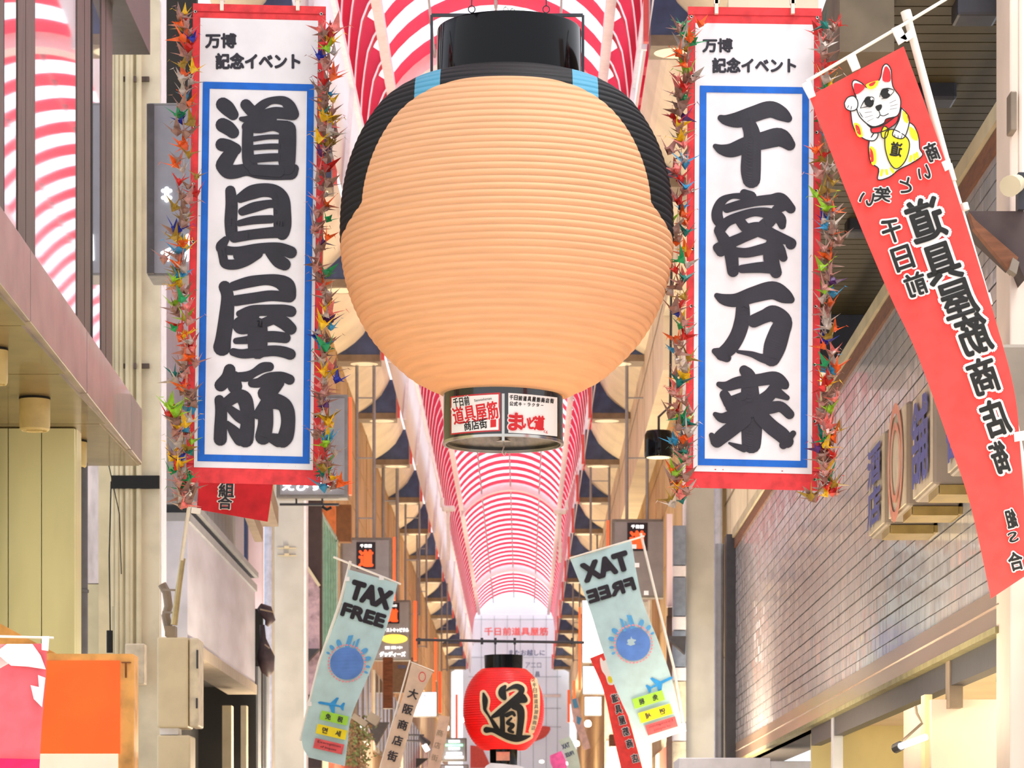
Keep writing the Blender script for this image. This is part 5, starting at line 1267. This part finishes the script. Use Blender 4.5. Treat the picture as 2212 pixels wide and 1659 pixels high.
dg_a = [  # upper two characters; crop (400,160) at 3.77
 [(308, 248, 58), (345, 280, 60), (390, 330, 46)], [(305, 415, 58), (350, 440, 58), (390, 475, 50)], [(300, 575, 54), (350, 585, 52), (410, 612, 48)], [(400, 620, 46), (350, 680, 60), (315, 740, 66)],
 [(312, 745, 64), (350, 790, 62), (410, 795, 56), (500, 780, 50), (600, 795, 58), (720, 805, 58), (860, 805, 56)], [(890, 770, 36), (870, 800, 50)],
 [(495, 250, 46), (540, 300, 48), (600, 350, 50)], [(575, 300, 38), (640, 245, 36), (710, 215, 30), (800, 218, 38), (850, 262, 48), (880, 325, 48)], [(640, 330, 38), (740, 315, 48), (880, 332, 44)],
 [(455, 365, 18), (520, 370, 34), (620, 350, 50), (700, 370, 46)], [(500, 430, 40), (600, 440, 42), (720, 420, 44), (820, 440, 62)], [(512, 440, 46), (508, 560, 46), (515, 700, 50), (540, 740, 50)], [(835, 450, 68), (832, 560, 72), (828, 700, 70), (830, 760, 60)],
 [(560, 528, 22), (680, 512, 20), (790, 512, 20)], [(550, 600, 22), (680, 590, 24), (790, 590, 24)], [(560, 690, 34), (680, 680, 34), (800, 676, 32)], [(560, 780, 44), (760, 790, 50)],
 [(368, 950, 42), (378, 1060, 50), (372, 1200, 52), (378, 1300, 50)], [(450, 1010, 40), (540, 965, 58), (640, 945, 56), (730, 960, 58), (780, 1020, 68), (790, 1120, 72), (792, 1240, 72), (790, 1300, 52)],
 [(465, 1120, 34), (560, 1085, 42), (680, 1058, 34), (740, 1060, 34)], [(440, 1215, 26), (560, 1190, 34), (700, 1182, 34)], [(400, 1330, 44), (560, 1305, 42), (720, 1290, 46), (800, 1290, 50)],
 [(330, 1350, 30), (295, 1400, 44), (310, 1430, 40), (420, 1440, 34), (600, 1420, 42), (760, 1420, 48), (860, 1452, 50)], [(300, 1430, 40), (310, 1500, 36), (330, 1545, 40), (410, 1550, 42), (500, 1520, 42), (590, 1460, 44)], [(430, 1480, 40), (520, 1470, 40)], [(700, 1450, 50), (760, 1520, 56), (810, 1550, 50)]]
dg_b = [  # lower two; crop (400,580)
 [(322, 150, 50), (345, 230, 52), (335, 400, 62), (312, 560, 64), (300, 640, 72)], [(390, 145, 38), (520, 110, 46), (660, 92, 44), (760, 105, 56), (825, 145, 70), (850, 220, 54)], [(410, 262, 44), (560, 240, 44), (700, 222, 44), (850, 235, 42)],
 [(440, 368, 26), (540, 345, 44), (680, 340, 46), (800, 340, 46), (860, 350, 46)], [(560, 380, 46), (470, 420, 44), (420, 450, 36), (450, 490, 44), (540, 480, 44), (650, 440, 40), (720, 410, 44)], [(720, 400, 50), (800, 440, 54), (858, 490, 50)],
 [(415, 590, 26), (520, 580, 34), (620, 560, 44), (720, 555, 46), (815, 565, 44)], [(590, 480, 80), (590, 560, 82), (590, 660, 78)], [(390, 680, 32), (470, 695, 38), (600, 680, 44), (720, 670, 44), (800, 680, 46), (855, 698, 46)],
 [(362, 825, 48), (345, 890, 54), (290, 950, 52)], [(400, 880, 46), (405, 960, 60)], [(440, 880, 36), (500, 880, 42), (560, 850, 34), (630, 808, 42), (685, 800, 38)], [(545, 935, 34), (600, 930, 40), (680, 895, 46), (780, 880, 40), (850, 905, 42)], [(760, 930, 48), (700, 990, 58), (640, 1015, 50), (690, 1060, 60)],
 [(278, 1070, 40), (292, 1160, 48), (288, 1300, 52), (286, 1390, 54)], [(340, 1090, 44), (420, 1040, 52), (480, 1060, 62), (505, 1150, 58), (508, 1280, 58), (490, 1390, 68)], [(360, 1140, 30), (430, 1200, 44), (480, 1230, 46)], [(345, 1260, 20), (400, 1330, 46), (450, 1390, 56)],
 [(590, 1190, 38), (640, 1140, 56), (700, 1080, 66), (790, 1100, 60), (830, 1160, 60), (838, 1260, 58), (820, 1360, 64), (795, 1400, 60)], [(650, 1160, 66), (655, 1260, 62), (635, 1370, 66)], [(700, 1380, 40), (760, 1400, 56)]]
qk_a = [  # crop (1480,180)
 [(290, 282, 26), (340, 300, 44), (440, 295, 66), (560, 250, 66), (690, 212, 68), (780, 245, 60), (838, 285, 34)], [(245, 512, 20), (300, 540, 42), (380, 545, 58), (500, 500, 66), (640, 465, 72), (770, 440, 76), (850, 500, 48)],
 [(520, 340, 60), (545, 420, 68), (540, 560, 78), (535, 700, 82), (540, 780, 74)],
 [(480, 895, 34), (530, 930, 54)], [(480, 920, 30), (380, 920, 22), (300, 960, 36), (262, 1040, 44), (268, 1110, 46), (300, 1150, 36)], [(340, 1020, 36), (440, 990, 38), (580, 960, 40), (700, 948, 44), (780, 945, 52), (860, 1020, 40)], [(740, 1030, 36), (800, 990, 50)],
 [(280, 1195, 44), (340, 1130, 40), (430, 1090, 40), (560, 1050, 34), (680, 1060, 46), (770, 1100, 48), (790, 1160, 30)], [(440, 1110, 40), (500, 1180, 44), (600, 1190, 60), (720, 1240, 52), (860, 1290, 34), (860, 1310, 44)], [(690, 1120, 50), (600, 1190, 50), (480, 1250, 44), (360, 1300, 44), (250, 1330, 22), (290, 1370, 42)],
 [(270, 1200, 36), (320, 1280, 50), (370, 1370, 56), (390, 1530, 48)], [(380, 1370, 40), (500, 1380, 40), (640, 1350, 46), (740, 1340, 60), (800, 1420, 34)], [(720, 1300, 60), (700, 1420, 64), (740, 1540, 48)], [(460, 1512, 34), (600, 1500, 44), (700, 1500, 50)]]
qk_b = [  # crop (1480,590)
 [(258, 183, 22), (320, 215, 46), (420, 220, 56), (560, 175, 66), (710, 140, 74), (800, 180, 64), (860, 215, 32)], [(470, 280, 56), (465, 380, 62), (430, 500, 62), (370, 600, 62), (300, 660, 54)], [(240, 635, 24), (300, 660, 50), (340, 690, 36)],
 [(560, 390, 54), (650, 350, 56), (720, 330, 68), (800, 390, 70), (770, 480, 84), (730, 600, 90), (705, 690, 70)], [(430, 640, 14), (540, 660, 24), (620, 690, 34), (690, 700, 50)],
 [(480, 790, 40), (520, 850, 60), (530, 1000, 76), (540, 1150, 84), (542, 1290, 84), (540, 1390, 78)], [(275, 905, 22), (340, 920, 40), (440, 890, 50), (600, 870, 50), (730, 855, 54), (800, 900, 44), (820, 925, 22)], [(320, 990, 40), (360, 1060, 48)], [(380, 1030, 30), (470, 1000, 34)], [(370, 1090, 44), (460, 1080, 40)],
 [(740, 930, 50), (680, 1000, 52), (600, 1060, 60)], [(740, 970, 46), (830, 1015, 22)], [(245, 1150, 20), (310, 1180, 42), (420, 1150, 52), (560, 1110, 60), (700, 1095, 50), (780, 1090, 44), (850, 1150, 40)], [(480, 1190, 60), (390, 1260, 62), (300, 1330, 60), (260, 1370, 52)], [(215, 1320, 22), (250, 1370, 44)],
 [(620, 1170, 60), (700, 1250, 62), (790, 1320, 62), (830, 1370, 54)], [(880, 1305, 24), (800, 1400, 34)], [(360, 1385, 10), (420, 1410, 22), (480, 1430, 30)]]
banner([(417, 7), (704, 14), (692, 1049), (402, 1042)],
       [('万博', 477, 88, 68, 33), ('記念イベント', 557, 132, 184, 36)],
       [(dg_a, (400, 160), 3.77, 900), (dg_b, (400, 580), 3.77, 785)],
       'long white banner with red border and blue frame, four heavy black characters, left one', (479, 643),
       [(422, 25), (421, 150), (420, 273), (418, 397), (417, 522), (416, 646), (414, 771), (411, 895), (410, 1019)], [(694, 30), (690, 153), (688, 276), (685, 400), (683, 770), (682, 900), (686, 1028)],
       (.030, .163, .082, .052), (.968, .955))
banner([(1486, 14), (1775, 18), (1770, 1060), (1481, 1053)],
       [('万博', 1550, 98, 66, 31), ('記念イベント', 1629, 141, 182, 34)],
       [(qk_a, (1480, 180), 3.77, 800), (qk_b, (1480, 590), 3.77, 750)],
       'long white banner with red border and blue frame, four heavy black characters, right one', (1548, 1713),
       [(1494, 36), (1496, 164), (1497, 411), (1496, 537), (1493, 661), (1491, 785), (1489, 909)], [(1766, 38), (1764, 160), (1764, 286), (1763, 412), (1762, 662), (1760, 788), (1760, 910), (1760, 1036)],
       (.034, .164, .092, .050), (.966, .953))

# ================================================================== garlands of folded paper cranes
crane_cols = [('faded_brown', '#9c7465', 9), ('dusty_pink', '#c0887c', 7), ('clear_grey', '#c2b2a6', 6), ('orange', '#f2641c', 3), ('red', '#d42a22', 3), ('yellow', '#f2c012', 3), ('green', '#189a58', 2), ('blue', '#1c2ea0', 1), ('sky_blue', '#3a98c4', 2), ('salmon', '#f2837a', 3), ('lime', '#9acb26', 2), ('teal', '#107a70', 1), ('ochre', '#a8862c', 2), ('purple', '#5a2f6e', 1)]
def crane_mesh(nm, hexc, var):
    b = MB(); r = random.Random(sum(map(ord, nm))+var)
    h = .022
    b.add([(0, 0, -.018), (h, 0, .004), (0, .016, .004), (-h, 0, .004), (0, -.016, .004), (0, 0, .02)], [(0,2,1), (0,3,2), (0,4,3), (0,1,4), (5,1,2), (5,2,3), (5,3,4), (5,4,1)])
    for s in (-1, 1):   # wings, wedge shaped
        b.add([(-.014, s*.004, .002), (.014, s*.004, .002), (.004, s*(.045+.01*r.random()), .026+.018*r.random()), (0, s*.006, .012)], [(0,1,2), (0,2,3), (1,3,2), (0,3,1)])
    for s, k in ((-1, 1), (1, 0)):  # neck with bent head, and tail
        tip = Vector((s*.05, 0, .038)); 
        b.add([(s*.012, -.004, .0), (s*.012, .004, .0), (s*.018, 0, .012), tip], [(0,1,3), (1,2,3), (2,0,3), (0,2,1)])
        if k: b.add([tip+Vector((0, -.002, 0)), tip+Vector((0, .002, 0)), tip+Vector((.004, 0, .004)), tip+Vector((-.016, 0, -.006))], [(0,1,3), (1,2,3), (2,0,3), (0,2,1)])
    me = bpy.data.meshes.new('crane_'+nm); me.from_pydata(b.v, [], b.f)
    me.materials.append(mat('crane_'+nm, hexc, .42, var=.12, scale=40, trans=.2))
    return me
pool = []
for nm, hx, wgt in crane_cols:
    for v in (0, 1):
        me = crane_mesh(nm, hx, v); pool += [(nm, me)]*wgt
rg = random.Random(21)
def garland(path, n, lab, spread):
    x0, y0 = path[0]
    t = thing('crane_garland', P(path[-1][0], path[-1][1], 17.93), lab, 'garland', 'garlands of folded paper cranes')
    q = catmull([tuple(map(float, p)) for p in path], 12)
    b = MB(); b.tube([P(x, y, 17.98) for x, y in q], .0025, 5); b.build('string', M_string, t)
    for i in range(n):
        u = (i+rg.random()*.8)/n*(len(q)-1); k = int(min(u, len(q)-2)); f = u-k
        x = q[k][0]*(1-f)+q[k+1][0]*f+rg.gauss(0, spread); y = q[k][1]*(1-f)+q[k+1][1]*f
        nm, me = rg.choice(pool)
        o = bpy.data.objects.new('paper_crane', me); C.objects.link(o); o.parent = t
        o.location = P(x, y, 17.93+rg.uniform(-.04, .05))-t.location
        o.rotation_euler = (rg.uniform(-.7, .9), rg.uniform(-.6, .6), rg.uniform(0, 6.28))
        s_ = rg.uniform(1.1, 1.95); o.scale = (s_, s_, s_)
    return t
garland([(404, 30), (398, 200), (396, 430), (385, 600), (400, 760), (392, 900), (388, 1000), (400, 1095)], 135, 'paper crane garland along the left edge of the left banner', 11)
garland([(706, 60), (708, 200), (705, 330), (696, 520), (702, 700), (706, 830), (704, 960), (712, 1060)], 130, 'paper crane garland along the right edge of the left banner', 10)
garland([(1480, 50), (1478, 180), (1472, 320), (1468, 520), (1470, 700), (1468, 860), (1470, 980), (1464, 1090)], 125, 'paper crane garland along the left edge of the right banner', 10)
garland([(1788, 50), (1786, 220), (1788, 420), (1784, 560), (1794, 740), (1786, 900), (1784, 1000), (1782, 1080)], 135, 'paper crane garland along the right edge of the right banner', 11)
